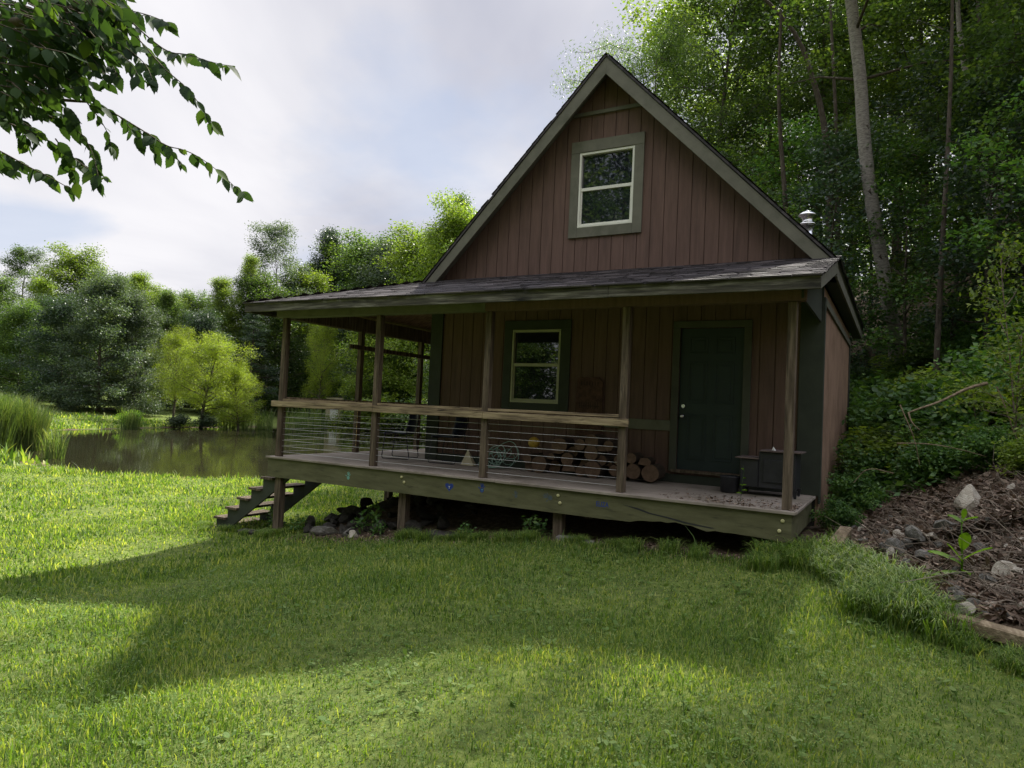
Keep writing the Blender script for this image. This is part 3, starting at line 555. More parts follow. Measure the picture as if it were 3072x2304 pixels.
# paintings on the rim board
def decal(poly_list, name, mat, th=.0015):
    m = MB()
    for poly in poly_list: m.prism(poly, 'y', -th, .0005)
    return m.build(name, mat, cabin)
def ell(cx, cz, rx, rz, n=14, rot=0): return [(cx + rx * math.cos(a) * math.cos(rot) - rz * math.sin(a) * math.sin(rot), cz + rx * math.cos(a) * math.sin(rot) + rz * math.sin(a) * math.cos(rot)) for a in [2 * math.pi * i / n for i in range(n)]]
hp = [(3.565, -.235)] + [(3.565 + .068 * 16 * math.sin(a) ** 3 / 16, -.158 + .062 * (13 * math.cos(a) - 5 * math.cos(2 * a) - 2 * math.cos(3 * a) - math.cos(4 * a)) / 16) for a in [math.pi + (2 * math.pi) * i / 24 for i in range(1, 24)]]
decal([hp], 'heart_painting', M['blue_paint'])
def hand(cx, cz, s, rot, nm, mat):
    pl = [ell(cx, cz, .036 * s, .038 * s, 14, rot)]
    for a, ln in ((-.62, .05), (-.25, .075), (.0, .085), (.25, .078), (1.0, .05)):
        d = a * 1.0 + rot; dirv = (-math.sin(d), math.cos(d)); c0 = (cx + dirv[0] * (.042 + ln / 2) * s, cz + dirv[1] * (.042 + ln / 2) * s)
        pl.append(ell(c0[0], c0[1], .0085 * s, ln / 2 * s, 10, d))
    return decal(pl, nm, mat)
hand(4.09, -.155, .8, 0.0, 'handprint', M['blue_paint']); hand(1.735, -.2, .75, 0, 'handprint', M['teal_paint'])
hand(5.10, -.15, .85, 1.35, 'handprint', M['faded_paint']); hand(4.61, -.18, .6, 0.2, 'handprint', M['faded_paint'])
def small_text(body, size, mat, loc, nm, sx=1):
    cu = bpy.data.curves.new(nm, 'FONT'); cu.body = body; cu.size = size; cu.extrude = .0008; cu.offset = size * .012
    o = bpy.data.objects.new(nm, cu); COL.objects.link(o); o2 = text_to_mesh(o, nm, mat, loc, (math.pi / 2, 0, 0), cabin); o2.scale = (sx, 1, 1); return o2
small_text('ELIZA', .085, M['blue_paint'], (5.72, -.0012, -.185), 'painted_name', .75)
small_text('T', .05, M['teal_paint'], (4.078, -.0022, -.175), 'painted_letter'); small_text('T', .05, M['white_paint'], (3.55, -.0022, -.185), 'painted_letter')
# rails
def rail(x0, x1): return MB().box(x0, x1, .010, .048, .805, .905)
for a, b, zz in ((-.02, 2.115, 0), (2.118, 4.03, -.004), (4.033, 6.08, -.010)):
    MB().box(a, b, .010, .047, .805 + zz, .900 + zz).build('rail', M['rail'], cabin, .004)
for a, b in ((.19, 2.07), (2.167, 3.99), (4.087, 5.945)):
    MB().box(a, b, .055, .095, .902, .938).build('rail_cap', M['rail'], cabin, .003)
MB().box(.02, .058, .15, 5.7, .83, .93).build('rail', M['rail'], cabin, .004); MB().box(.156, .20, .15, 5.7, .935, .965).build('rail_cap', M['rail'], cabin, .004)
MB().box(.16, .20, 1.56, 4.06, 1.905, 1.985).build('cross_bar', M['post'], cabin, .004)
for i in range(8):
    z = .075 + i * .0935; MB().tube([(PX[0] + .05, .098, z), (PX[1] + .05, .098, z - .004), (PX[2] + .05, .098, z), (PX[3] + .05, .098, z)], .0028, 5).build('railing_cable', M['wire'], cabin)
    if i < 7: MB().tube([(.108, .1, z), (.108, 1.9, z), (.108, 3.8, z), (.108, 5.6, z)], .0028, 5).build('railing_cable', M['wire'], cabin)
# amber bulbs strung down the left rear post
lb = MB(); lb.tube([(.155, 1.885, .80), (.158, 1.883, .4), (.155, 1.885, .1)], .002, 4)
for i in range(8): lb.lathe((.158, 1.882, .74 - i * .085), [(.002, -.008), (.006, -.004), (.006, .004), (.002, .008)], 8)
tag(lb.build('string_lights', M['lens_bulb']), 'short string of tiny amber bulbs hanging down the rear left porch post', 'string lights')
# stairs
st = empty('stairs', (0, 0, 0)); st.parent = cabin; st.location = Vector((-.7, .6, -1.3)) - Vector(cabin.location)
def spart(mb, nm, mt, bev=0):
    o = mb.build(nm, mt, None, bev); o.parent = st; o.location = Vector((.7, -.6, 1.3)); return o
tz = [-.36, -.56, -.75, -.94, -1.13]; tx = [-.23, -.50, -.775, -1.05, -1.32]
for ya in (.10, 1.02):
    poly = [(.25, -.34), (.02, -.34)]
    for z, x in zip(tz, tx): poly += [(x + .26, z - .042), (x + .03, z - .042)]
    poly += [(-1.30, -1.40), (-1.13, -1.44), (.33, -.40)]
    # convex pieces: stepped teeth plus a sloping board
    m = MB()
    for z, x in zip(tz, tx): m.prism([(x + .03, z - .042), (x + .03, z - .26), (x + .30, z - .05), (x + .30, z - .042)], 'y', ya, ya + .038)
    m.prism([(-1.36, -1.30), (-1.30, -1.44), (-1.14, -1.44), (.42, -.33), (.18, -.33), (-1.29, -1.345)], 'y', ya + .001, ya + .037)
    spart(m, 'stringer', M['green_dark'], .003)
for z, x in zip(tz, tx): spart(MB().box(x, x + .135, .06, 1.12, z - .04, z).box(x + .14, x + .28, .06, 1.12, z - .041, z - .001), 'tread', M['rail'] if False else M['post'], .004)
spart(MB().box(-1.62, -1.28, .02, 1.16, -1.36, -1.31), 'tread', M['post'], .004)
# stove pipe through the right roof slope
pp = empty('stove_pipe', (0, 0, 0)); pp.parent = cabin; pl = Vector((7.49, 4.5, 3.7)); pp.location = pl - Vector(cabin.location)
def ppart(mb, nm, mt): o = mb.build(nm, mt, None); o.parent = pp; o.location = -pl; return o
ppart(MB().lathe((7.49, 4.5, 3.55), [(.10, 0), (.10, .70)], 20), 'flue', M['steel'])
ppart(MB().lathe((7.49, 4.5, 4.25), [(.10, 0), (.14, .01), (.14, .03), (.085, .05), (.085, .13), (.12, .16), (.145, .165), (.14, .19), (.08, .235), (.02, .255), (.015, .27), (.002, .272)], 20), 'flue_cap', M['steel'])

# ------------------------------------------------------------------ things on the porch
def chair(loc, rot, label):
    c = empty('patio_chair', (0, 0, 0), label, 'chair', 'chairs on the porch')
    for s in (-1, 1):
        y = s * .24
        pts = [(-.19, y * .92, .455), (-.205, y, .42), (-.25, y, .05), (-.235, y, .012), (-.2, y, .011), (.19, y, .011), (.225, y, .014), (.235, y, .05), (.17, y, .40), (.165, y, .5), (.20, y, .62), (.215, y * .97, .74), (.215, y * .8, .80), (.215, 0, .815)]
        MB().tube(pts, .0085, 8).build('leg', M['iron'], c, local=True)
    seat = MB(); n = 8
    prof = [(-.23, .435), (-.21, .463), (-.1, .462), (.05, .452), (.16, .455)]
    vs = []; 
    for x, z in prof:
        for j in range(n + 1): yy = -.225 + .45 * j / n; vs.append((x, yy, z - .012 * math.cos(math.pi * (j / n - .5))))
    for x, z in prof:
        for j in range(n + 1): yy = -.225 + .45 * j / n; vs.append((x, yy, z - .02 - .012 * math.cos(math.pi * (j / n - .5))))
    def grid(vs, m, n):
        k = m * (n + 1); fs = []
        for i in range(m - 1):
            for j in range(n):
                a = i * (n + 1) + j; fs.append((a, a + 1, a + n + 2, a + n + 1)); fs.append((k + a, k + a + n + 1, k + a + n + 2, k + a + 1))
        for j in range(n): fs.append((j, k + j, k + j + 1, j + 1)); a = (m - 1) * (n + 1) + j; fs.append((a, a + 1, k + a + 1, k + a))
        for i in range(m - 1): a = i * (n + 1); fs.append((a, a + n + 1, k + a + n + 1, k + a)); b = a + n; fs.append((b, k + b, k + b + n + 1, b + n + 1))
        return fs
    seat.add(vs, grid(vs, len(prof), n), True); seat.build('seat', M['navy'], c, local=True)
    bk = MB(); prof = [(.165, .44, .2), (.17, .5, .22), (.19, .6, .225), (.205, .70, .222), (.21, .77, .19), (.21, .805, .12)]; vs = []
    for off in (0, .016):
        for x, z, hw in prof:
            for j in range(n + 1): t_ = j / n * 2 - 1; vs.append((x + off + .035 * (1 - t_ * t_) - .01, t_ * hw, z))
    bk.add(vs, grid(vs, len(prof), n), True); bk.build('backrest', M['navy'], c, local=True)
    c.location = loc; c.rotation_euler = (0, 0, rot); return c
chair((1.42, 1.62, .0), math.radians(18), 'dark navy sled base chair at the porch corner, seat facing the pond')
chair((2.42, 1.62, .0), math.radians(8), 'dark navy sled base chair standing against the brown cabin wall')
b = empty('bin', (1.50, 2.45, 0), 'pale green tapered plastic bin standing behind the cabin corner', 'bin')
MB().lathe((0, 0, 0), [(.07, 0.0), (.075, .02), (.105, .56), (.105, .58)], 20).build('body', M['pale_green'], b, local=True)
MB().lathe((0, 0, .58), [(.118, 0), (.122, .02), (.118, .045), (.03, .055), (.002, .056)], 20).build('lid', M['pale_green'], b, local=True)
o = MB().add([(2.80, 1.40, .006), (3.04, 1.42, .006), (3.02, 1.56, .006), (2.82, 1.55, .006), (2.87, 1.50, .27)], [(3, 2, 1, 0), (0, 1, 4), (1, 2, 4), (2, 3, 4), (3, 0, 4)]).build('wedge', M['cream'], None, .006)
tag(o, 'pale cream pyramid shaped wedge on the deck beside the left hand chairs', 'wedge')
hz = random.Random(9); hp_ = []
for i in range(150):
    a = i * .52; R_ = .13 + .07 * math.sin(i * .37) + hz.uniform(-.02, .02)
    hp_.append((3.42 + (.20 * math.sin(i * .05)) + R_ * math.cos(a), 1.5 + .12 * math.sin(i * .09) + .05 * math.sin(a), max(.02, .17 + .10 * math.sin(i * .043) + R_ * math.sin(a) * .9)))
from mathutils import geometry
def chaikin(p, n=2):
    for _ in range(n):
        q = [p[0]]
        for a, b in zip(p[:-1], p[1:]): q += [tuple(.75 * np.array(a) + .25 * np.array(b)), tuple(.25 * np.array(a) + .75 * np.array(b))]
        p = q + [p[-1]]
    return p
tag(MB().tube(chaikin(hp_, 1), .006, 6).build('hose', M['hose']), 'tangled pale green hose heaped on the deck beside the firewood', 'hose')
o = MB(); R_ = .09; o.lathe((0, 0, 0), [(R_ * math.cos(a), R_ * math.sin(a)) for a in [(-88 + i * 176 / 12) * math.pi / 180 for i in range(13)]], 20)
bl = o.build('ball', M['yellow']); bl.location = (4.05, 1.52, .445); tag(bl, 'yellow ball resting on the left end of the firewood pile', 'ball')
# firewood
LOGS = [(700, 450, 105, 0), (935, 228, 100, 0), (835, 350, 60, 1), (1185, 215, 68, 0), (1320, 172, 85, 0), (1315, 312, 88, 0), (1245, 425, 70, 1), (1500, 430, 62, 1), (1050, 520, 85, 2), (1330, 540, 100, 0), (1590, 520, 66, 0), (1790, 375, 62, 0), (1945, 415, 70, 1), (1812, 530, 88, 0), (2015, 555, 98, 0), (1190, 545, 66, 0), (1030, 385, 80, 0), (1430, 270, 60, 2), (1520, 230, 62, 0), (880, 500, 80, 0), (1440, 400, 62, 0), (590, 500, 70, 0), (560, 380, 62, 0), (1100, 300, 66, 0), (1640, 400, 60, 0), (1680, 560, 70, 0)]
GLOG = 'split and round logs of the firewood pile'
lj = random.Random(4); LGS = []
for i, (lx, ly, lr, kd) in enumerate(LOGS):
    yy = 1.42 + lj.uniform(-.03, .18) * (1 if i > 2 else .3)
    d = ray(1440 + lx / 3.95, 1280 + ly / 3.95); p = CAM + d * ((yy - CAM[1]) / d[1]); r = lr * .00124
    p[2] = max(p[2], r * .92 + .01)
    n = 14; ln = lj.uniform(.32, .40); an = lj.uniform(-.12, .12)
    if kd == 0: ring = [(math.cos(2 * math.pi * k / n) * r * lj.uniform(.92, 1.05), math.sin(2 * math.pi * k / n) * r * lj.uniform(.92, 1.05)) for k in range(n)]
    elif kd == 1: ring = [(-r, -r * .5), (r * .9, -r * .65), (r * 1.1, r * .1), (r * .5, r * .6), (-r * .6, r * .5)]
    else: ring = [(-r, -r * .4)] + [(math.cos(a) * r, math.sin(a) * r - r * .3) for a in [0, .5, 1.05, 1.57, 2.1, 2.6, 3.14]]
    lg = empty('log', tuple(p)); m = MB(); k = len(ring)
    m.add([(a, 0.0, b) for a, b in ring] + [(a, ln, b) for a, b in ring], [(j, (j + 1) % k, k + (j + 1) % k, k + j) for j in range(k)] + [tuple(range(k, 2 * k))]); m.build('bark', M['bark_log'], lg, local=True)
    m = MB(); m.add([(a, -.003, b) for a, b in ring], [tuple(range(k - 1, -1, -1))]); m.build('cut_face', M['log_end'], lg, local=True)
    lg.rotation_euler = (0, 0, an if kd != 1 else lj.uniform(-.4, .4))
    lab = 'weathered round log lying in the firewood pile on the porch'
    if kd == 1: lab = 'split log wedged between round ones in the firewood pile'
    if kd == 2: lab = 'half round log lying low in the firewood pile'
    if i == 14: lab = 'rightmost round log of the firewood pile, lying on the deck near the door'
    if i == 13: lab = 'round log with dark rim lying just right of the fourth porch post'
    if i == 12: lab = 'square split log lying on top of the two round logs nearest the door'
    if i == 4: lab = 'topmost round log of the firewood pile'
    if i == 0: lab = 'big round log below the yellow ball in the firewood pile'
    if i == 1: lab = 'big round log high in the middle of the firewood pile, right of the yellow ball'
    LGS.append((lg, lab, p[2], p[0], kd))
rows_ = {'bottom': [], 'second': [], 'third': [], 'top': []}
for q in LGS: rows_['bottom' if q[2] < .16 else 'second' if q[2] < .27 else 'third' if q[2] < .40 else 'top'].append(q)
for rn, q in rows_.items():
    for k_, (lg, lab, _, _, kd) in enumerate(sorted(q, key=lambda t: t[3])):
        if 'weathered' in lab or 'wedged' in lab or 'lying low' in lab: lab = '%s log of the firewood pile, %s from the left in its %s layer' % (('round', 'split', 'half round')[kd], ('first', 'second', 'third', 'fourth', 'fifth', 'sixth', 'seventh', 'eighth', 'ninth', 'tenth', 'eleventh', 'twelfth')[k_], rn)
        tag(lg, lab, 'log', GLOG)
# rusty panel on the wall
m = MB(); rg = [(4.54, .55)]
pj = random.Random(2)
poly = [(4.55, .60)] + [(4.98 + pj.uniform(-.01, .01), .60 + i * .1) for i in range(9)] + [(4.97 - i * .06, 1.485 + pj.uniform(-.018, .018)) for i in range(1, 7)] + [(4.545 + pj.uniform(-.01, .01), 1.45 - i * .1) for i in range(8)]
sg = empty('wall_panel', (4.76, 1.93, .6), 'rust brown ragged edged panel with worn lettering leaning on the wall right of the window', 'panel')
MB().prism(poly, 'y', 1.915, 1.93).build('sheet', M['rusty'], sg)
m = MB()
for i in range(9): m.box(4.60 + i * .037, 4.60 + i * .037 + .012, 1.9135, 1.9155, 1.0 + pj.uniform(0, .01), 1.09 + pj.uniform(0, .02))
for i in range(7): m.box(4.62 + i * .045, 4.62 + i * .045 + .014, 1.9135, 1.9155, 1.36, 1.42)
m.box(4.60, 4.93, 1.9136, 1.9154, 1.035, 1.05); m.build('worn_lettering', M['rusty_mark'], sg)
# wood stove with stepped top
sv = empty('wood_stove', (7.45, 1.4, 0), 'black iron wood stove with a stepped rusty top beside the right porch post', 'stove')
MB().box(7.16, 7.38, 1.24, 1.68, .10, .455).box(7.38, 7.82, 1.24, 1.68, .10, .555).build('body', M['iron'], sv, .01)
MB().box(7.10, 7.385, 1.20, 1.72, .457, .475).box(7.39, 7.88, 1.20, 1.72, .557, .575).build('top_plate', M['iron_top'], sv, .003)
for xx in (7.15, 7.78):
    for yy in (1.25, 1.62): MB().add([(xx, yy, .1), (xx + .06, yy, .1), (xx + .06, yy + .06, .1), (xx, yy + .06, .1), (xx + .02, yy + .02, 0), (xx + .045, yy + .02, 0), (xx + .045, yy + .045, 0), (xx + .02, yy + .045, 0)], [(0, 1, 2, 3), (4, 7, 6, 5), (0, 4, 5, 1), (1, 5, 6, 2), (2, 6, 7, 3), (3, 7, 4, 0)]).build('leg', M['iron'], sv)
MB().box(7.44, 7.76, 1.222, 1.238, .18, .46).tube([(7.70, 1.20, .34), (7.70, 1.20, .28)], .012, 8).build('door', M['iron'], sv, .004)
o = MB().add([(7.52, 1.30, .578), (7.56, 1.29, .578), (7.57, 1.33, .578), (7.53, 1.35, .578), (7.54, 1.31, .625)], [(0, 1, 4), (1, 2, 4), (2, 3, 4), (3, 0, 4), (3, 2, 1, 0)]).build('paper_scrap', M['white_paint']); tag(o, 'crumpled white paper scrap on the upper top of the wood stove', 'paper')
o = MB().lathe((7.02, 1.32, .0), [(.10, 0), (.115, .02), (.118, .19), (.125, .2), (.125, .215), (.1, .217), (.095, .10)], 18).build('bucket', M['iron']); tag(o, 'small black metal bucket on the deck left of the wood stove', 'bucket')

# ------------------------------------------------------------------ foliage tools
def leaves(P, A, B, Ln, Wd, tint, fold=0.12):
    """P bases, A unit length axis, B unit width axis -> quads"""
    n = len(P); Nn = np.cross(A, B); v = np.empty((n, 4, 3))
    Ln = np.broadcast_to(Ln, (n,))[:, None]; Wd = np.broadcast_to(Wd, (n,))[:, None]
    v[:, 0] = P; v[:, 1] = P + A * Ln * .42 + B * Wd * .5 + Nn * Wd * fold; v[:, 2] = P + A * Ln; v[:, 3] = P + A * Ln * .42 - B * Wd * .5 + Nn * Wd * fold
    return v.reshape(-1, 3), np.arange(n * 4).reshape(n, 4), np.repeat(tint, 4)
def unit(v): return v / np.maximum(np.linalg.norm(v, axis=1, keepdims=True), 1e-9)
def scatter(centres, sizes, n, leaf, aspect, rs, droop=0.3, flat=0.6, tilt=0.6):
    c = np.asarray(centres); s = np.asarray(sizes); w = s ** 2; k = rs.choice(len(c), n, p=w / w.sum())
    off = rs.normal(0, 1, (n, 3)); off = off / (1 + 0.25 * np.linalg.norm(off, axis=1, keepdims=True)); off[:, 2] *= flat
    P = c[k] + off * s[k][:, None]
    A = rs.normal(0, 1, (n, 3)); A[:, 2] = A[:, 2] * .35 - droop; A = unit(A)
    Nn = rs.normal(0, tilt, (n, 3)); Nn[:, 2] += 1; B = unit(np.cross(A, Nn))
    Ln = leaf * rs.uniform(.65, 1.3, n); ctint = rs.uniform(-.22, .22, len(c))
    tint = np.clip(rs.beta(2, 2.2, n) + ctint[k], 0, 1)
    return leaves(P, A, B, Ln, Ln * aspect, tint)
def tree_meshes(seed, H, r0, cb, R, prof, nl, leaf, nleaf, aspect=.55, cl=.45, droop=.3, lean=(0, 0), sub=5, rise=(.25, 1.1), wob=.02, flat=.6, tw=0.012, gap=0):
    rs = np.random.default_rng(seed); rr = random.Random(seed)
    T = [np.array([lean[0] * t + wob * H * math.sin(t * 4 + seed) * t, lean[1] * t + wob * H * math.cos(t * 3.3 + seed * 2) * t, H * t]) for t in np.linspace(0, 1, 11)]
    def tp(t): i = min(int(t * 10), 9); f_ = t * 10 - i; return T[i] * (1 - f_) + T[i + 1] * f_
    m = MB(); m.tube(T, [max(.012, r0 * (1 - t) ** .8 * (1.25 if t == 0 else 1)) for t in np.linspace(0, 1, 11)], 9)
    cen = []; siz = []
    for i in range(nl):
        u = (i + .5) / nl; t = cb + (1 - cb) * u; s = tp(min(t, .985)); az = i * 2.39996 + rr.uniform(-.5, .5)
        ln = R * prof(u) * rr.uniform(.65, 1.15)
        el = rise[0] + (rise[1] - rise[0]) * u + rr.uniform(-.15, .15); d = np.array([math.cos(az) * math.cos(el), math.sin(az) * math.cos(el), math.sin(el)])
        pts = [s + d * ln * q + np.array([0, 0, -droop * .25 * ln * q * q]) + rs.normal(0, .03 * ln, 3) * (q > 0) for q in (0, .25, .5, .75, 1)]
        rb = max(.012, r0 * (1 - t) ** .8 * .5); m.tube(pts, [rb * (1 - .8 * q) for q in (0, .25, .5, .75, 1)], 5)
        for j in range(sub):
            q = .3 + .7 * (j + rr.random()) / sub; ii = min(int(q * 4), 3); b = pts[ii] * (1 - (q * 4 - ii)) + pts[ii + 1] * (q * 4 - ii)
            sd = unit(rs.normal(0, 1, (1, 3)) + d * .8)[0]; sd[2] = sd[2] * .5 + .1; l2 = ln * rr.uniform(.2, .42) * (1.15 - .4 * q)
            e = b + sd * l2 + np.array([0, 0, -droop * .3 * l2])
            m.tube([b, (b + e) / 2 + rs.normal(0, .04 * l2, 3), e], [tw * 1.2, tw, tw * .4], 4)
            cen += [e, b * .45 + e * .55]; siz += [cl * rr.uniform(.7, 1.3), cl * rr.uniform(.5, .9)]
        cen.append(pts[-1]); siz.append(cl)
    cen = np.array(cen); siz = np.array(siz)
    v, f_, t_ = scatter(cen, siz, nleaf, leaf, aspect, rs, droop, flat)
    tm = bpy.data.meshes.new('trunk'); tm.from_pydata(m.v, [], m.f); tm.polygons.foreach_set('use_smooth', m.sm); tm.update()
    return tm, mesh_np('crown', v, f_, t_)
def place_tree(name, meshes, mats, loc, rz, sc, label, group, cat='tree'):
    e = empty(name, loc, label, cat, group); e.rotation_euler = (0, 0, rz); e.scale = (sc[0], sc[0], sc[1]) if isinstance(sc, tuple) else (sc,) * 3
    for me, mt, nm in zip(meshes, mats, ('trunk', 'crown')):
        o = bpy.data.objects.new(nm, me); COL.objects.link(o); o.parent = e
        if len(me.materials) == 0: me.materials.append(mt)
        o.material_slots[0].link = 'OBJECT'; o.material_slots[0].material = mt
    return e
oval = lambda u: math.sin(math.pi * (.12 + .80 * u)) ** .6
roundp = lambda u: math.sin(math.pi * (.18 + .74 * u)) ** .5
cone = lambda u: max(.1, 1 - .88 * u)
TA = [tree_meshes(21 + i, 17, .19, .30, 4.2, oval, 34, .15, 30000, .6, .62, .3, (rnd.uniform(-.8, .8), rnd.uniform(-.5, .5)), 5) for i in range(3)]
TB = [tree_meshes(31 + i, 13, .2, .16, 4.6, roundp, 40, .17, 34000, .7, .62, .25, (.3, 0), 6) for i in range(3)]
TD = [tree_meshes(101 + i, 13, .2, .04, 4.4, (lambda u: math.sin(math.pi * (.30 + .62 * u)) ** .5), 52, .16, 56000, .75, .78, .2, (.2, 0), 6, (.0, 1.1)) for i in range(3)]
TE = [tree_meshes(111 + i, 16, .2, .10, 3.3, (lambda u: math.sin(math.pi * (.28 + .64 * u)) ** .6), 46, .15, 48000, .7, .62, .2, (.3, .2), 6, (.1, 1.2)) for i in range(3)]
TC = [tree_meshes(41 + i, 14, .2, .03, 3.4, cone, 60, .13, 30000, .35, .42, .7, (0, 0), 5, (-.1, .4), .004, .4) for i in range(2)]
TW = tree_meshes(51, 14, .17, .22, 5.0, oval, 40, .115, 60000, .24, .42, .9, (-.6, 0), 7, (.25, 1.0), .03, .8)
TY = tree_meshes(61, 5.2, .12, .25, 2.6, roundp, 34, .10, 42000, .26, .36, .4, (.5, 0), 6, (.3, 1.15), .03, .8)
TU = [tree_meshes(71 + i, 7, .07, .2, 2.1, oval, 20, .12, 8000, .6, .42, .3, (.3, .1), 4) for i in range(2)]
def bush_mesh(seed, R, Hh, n, leaf, aspect, nst=16):
    rs = np.random.default_rng(seed); m = MB(); cen = []; siz = []
    for i in range(nst):
        az = i * 2.4; el = rs.uniform(.35, 1.45); ln = rs.uniform(.7, 1.1); e = np.array([math.cos(az) * math.cos(el) * R * ln, math.sin(az) * math.cos(el) * R * ln, math.sin(el) * Hh * ln])
        mid = e * .5 + np.array([0, 0, .18 * Hh]) + rs.normal(0, .04, 3); m.tube([(0, 0, -.1), mid, e], [.012, .008, .003], 4)
        for q in (.45, .7, .9, 1.0): cen.append(e * q + np.array([0, 0, .18 * Hh * (1 - q)]) + rs.normal(0, .1 * R, 3)); siz.append(R * rs.uniform(.16, .30))
    v, f_, t_ = scatter(np.array(cen), np.array(siz), n, leaf, aspect, rs, .15, .7, .7)
    tm = bpy.data.meshes.new('stems'); tm.from_pydata(m.v, [], m.f); tm.update(); return tm, mesh_np('foliage', v, f_, t_)
BU = [bush_mesh(81 + i, 1.0, 1.15, 4200, .115, .55) for i in range(4)]
TS = [tree_meshes(171 + i, 2.6, .025, .1, 1.0, oval, 12, .12, 900, .5, .22, .3, (-.3, .1), 3, tw=.005) for i in range(2)]
BW = [bush_mesh(181 + i, 1.0, 1.1, 130, .34, .38, 8) for i in range(3)]
for ms_ in BW:
    ms_[0].materials.append(M['leaf_shrub'])
def place_bush(i, loc, rz, sc, mat, label, group, name='shrub', cat='shrub'):
    e = empty(name, loc, label, cat, group); e.rotation_euler = (0, 0, rz); e.scale = sc
    for me, mt, nm in zip((BW[i % 3] if name == 'weed_plant' else BU[i % 4]), (M['twig'], mat), ('stems', 'foliage')):
        o = bpy.data.objects.new(nm, me); COL.objects.link(o); o.parent = e
        if len(me.materials) == 0: me.materials.append(mt)
        o.material_slots[0].link = 'OBJECT'; o.material_slots[0].material = mt
    return e

# ---- hillside forest right of and behind the cabin
GF = 'trees of the wooded hillside behind and right of the cabin'
def pt_on_ground(px, D):
    p = CAM + (FV + RV * (px - 1536) / 2060.8) * D; return p[0], p[1]   # D = metres straight ahead of the viewpoint
HILL = [  # px, distance, kind, scale, bark, leaf, label
    (1880, 27, 'W', 1.0, 'bark', 'leaf_forest', 'airy fine leaved tree whose branches reach left over the cabin peak'),
    (2130, 29, 'A', 1.0, 'bark', 'leaf_forest', 'dark leafy tree right behind the right roof slope'),
    (2010, 36, 'A', 1.15, 'bark', 'leaf_bright', 'tall tree rising far behind the airy tree at the cabin peak'),
    (2310, 32, 'A', 1.0, 'bark', 'leaf_forest', 'slim dark tree left of the flue cap'),
    (2430, 31, 'A', 1.1, 'bark', 'leaf_forest', 'thin dark tree in the woods directly above the flue cap'),
    (2540, 40, 'B', 1.2, 'bark', 'leaf_forest', 'broad leafy tree deep behind the pale trunk'),
    (2760, 33, 'A', 1.1, 'bark', 'leaf_bright', 'sunlit yellow green tree just right of the pale trunk'),
    (2880, 37, 'A', 1.25, 'bark', 'leaf_bright', 'backlit bright tree in the upper right woods'),
    (2990, 28, 'A', 1.15, 'bark_pale', 'leaf_forest', 'tree with a curved grey trunk high on the right'),
    (3180, 20, 'A', 1.0, 'bark', 'leaf_forest', 'dark leafy tree at the right edge of the photo'),
    (3120, 30, 'B', 1.2, 'bark', 'leaf_dark', 'wide dark crown filling the top right corner'),
    (2680, 34, 'A', 1.2, 'bark', 'leaf_forest', 'thin trunk seen through the gaps right of the pale trunk'),
    (3330, 16, 'A', .9, 'bark', 'leaf_forest', 'tree just outside the right edge whose boughs reach in'),
    (1760, 42, 'B', 1.1, 'bark', 'leaf_forest', 'round tree far behind the cabin peak'),
    (2240, 44, 'A', 1.0, 'bark', 'leaf_bright', 'sunlit crown far back between the cabin roof and the flue'),
    (2930, 44, 'B', 1.3, 'bark', 'leaf_forest', 'pale topped crown farthest up the right hillside'),
    (1600, 50, 'B', 1.0, 'bark', 'leaf_forest', 'low crown hidden mostly behind the left roof slope'),
    (3500, 24, 'A', 1.1, 'bark', 'leaf_forest', 'tree outside the right edge of the photo'),
]
for i, (px, D, kd, sc, bk, lf, lab) in enumerate(HILL):
    x, y = pt_on_ground(px, D); ms = {'A': TA[i % 3], 'B': TB[i % 3], 'W': TW}[kd]
    place_tree('forest_tree', ms, (M[bk], M[lf]), (x, y, G(x, y) - .15), rnd.uniform(0, 6.28) if kd != 'W' else 2.6, sc, lab, GF)
TX = tree_meshes(201, 19.5, .085, .64, 3.2, oval, 30, .15, 13000, .6, .6, .3, (0, 0), 5)
for i, (x, y, sc, lab) in enumerate([(9.6, 9.8, .80, 'tall slim tree on the slope behind the cabin, its crown above the frame'), (13.6, 11.0, .9, 'slim tree up the bank outside the right edge')]):
    place_tree('forest_tree', TX, (M['bark'], M['leaf_forest']), (x, y, G(x, y) - .1), i * 2.2, sc, lab, GF)
# young understorey trees between the trunks
UND = [(2260, 17.5, .9), (2470, 19, 1.05), (2600, 22, 1.1), (2720, 17, .85), (2850, 17, 1.0), (2960, 15, .9), (3080, 15, 1.0), (2400, 24, 1.2), (2180, 22, 1.1), (2820, 23, 1.2), (3010, 22, 1.2), (3200, 13, .9)]
for i, (px, D, sc) in enumerate(UND):
    x, y = pt_on_ground(px, D); where = ['beside the flue, low behind the roof', 'just left of the pale trunk', 'behind the foot of the pale trunk', 'right of the foot of the pale trunk', 'under the sunlit yellow green tree', 'below the curved grey trunk', 'at the right edge above the bank', 'behind the flue cap deep in the woods', 'behind the right roof slope', 'deep in the woods right of the pale trunk', 'deep in the woods below the curved trunk', 'outside the right edge above the bank'][i]
    place_tree('sapling', TU[i % 2], (M['bark'], M[['leaf_forest', 'leaf_dark', 'leaf_forest', 'leaf_shrub'][i % 4]]), (x, y, G(x, y) - .1), rnd.uniform(0, 6.28), sc, 'young leafy understorey tree ' + where, 'understorey trees of the hillside', 'sapling')
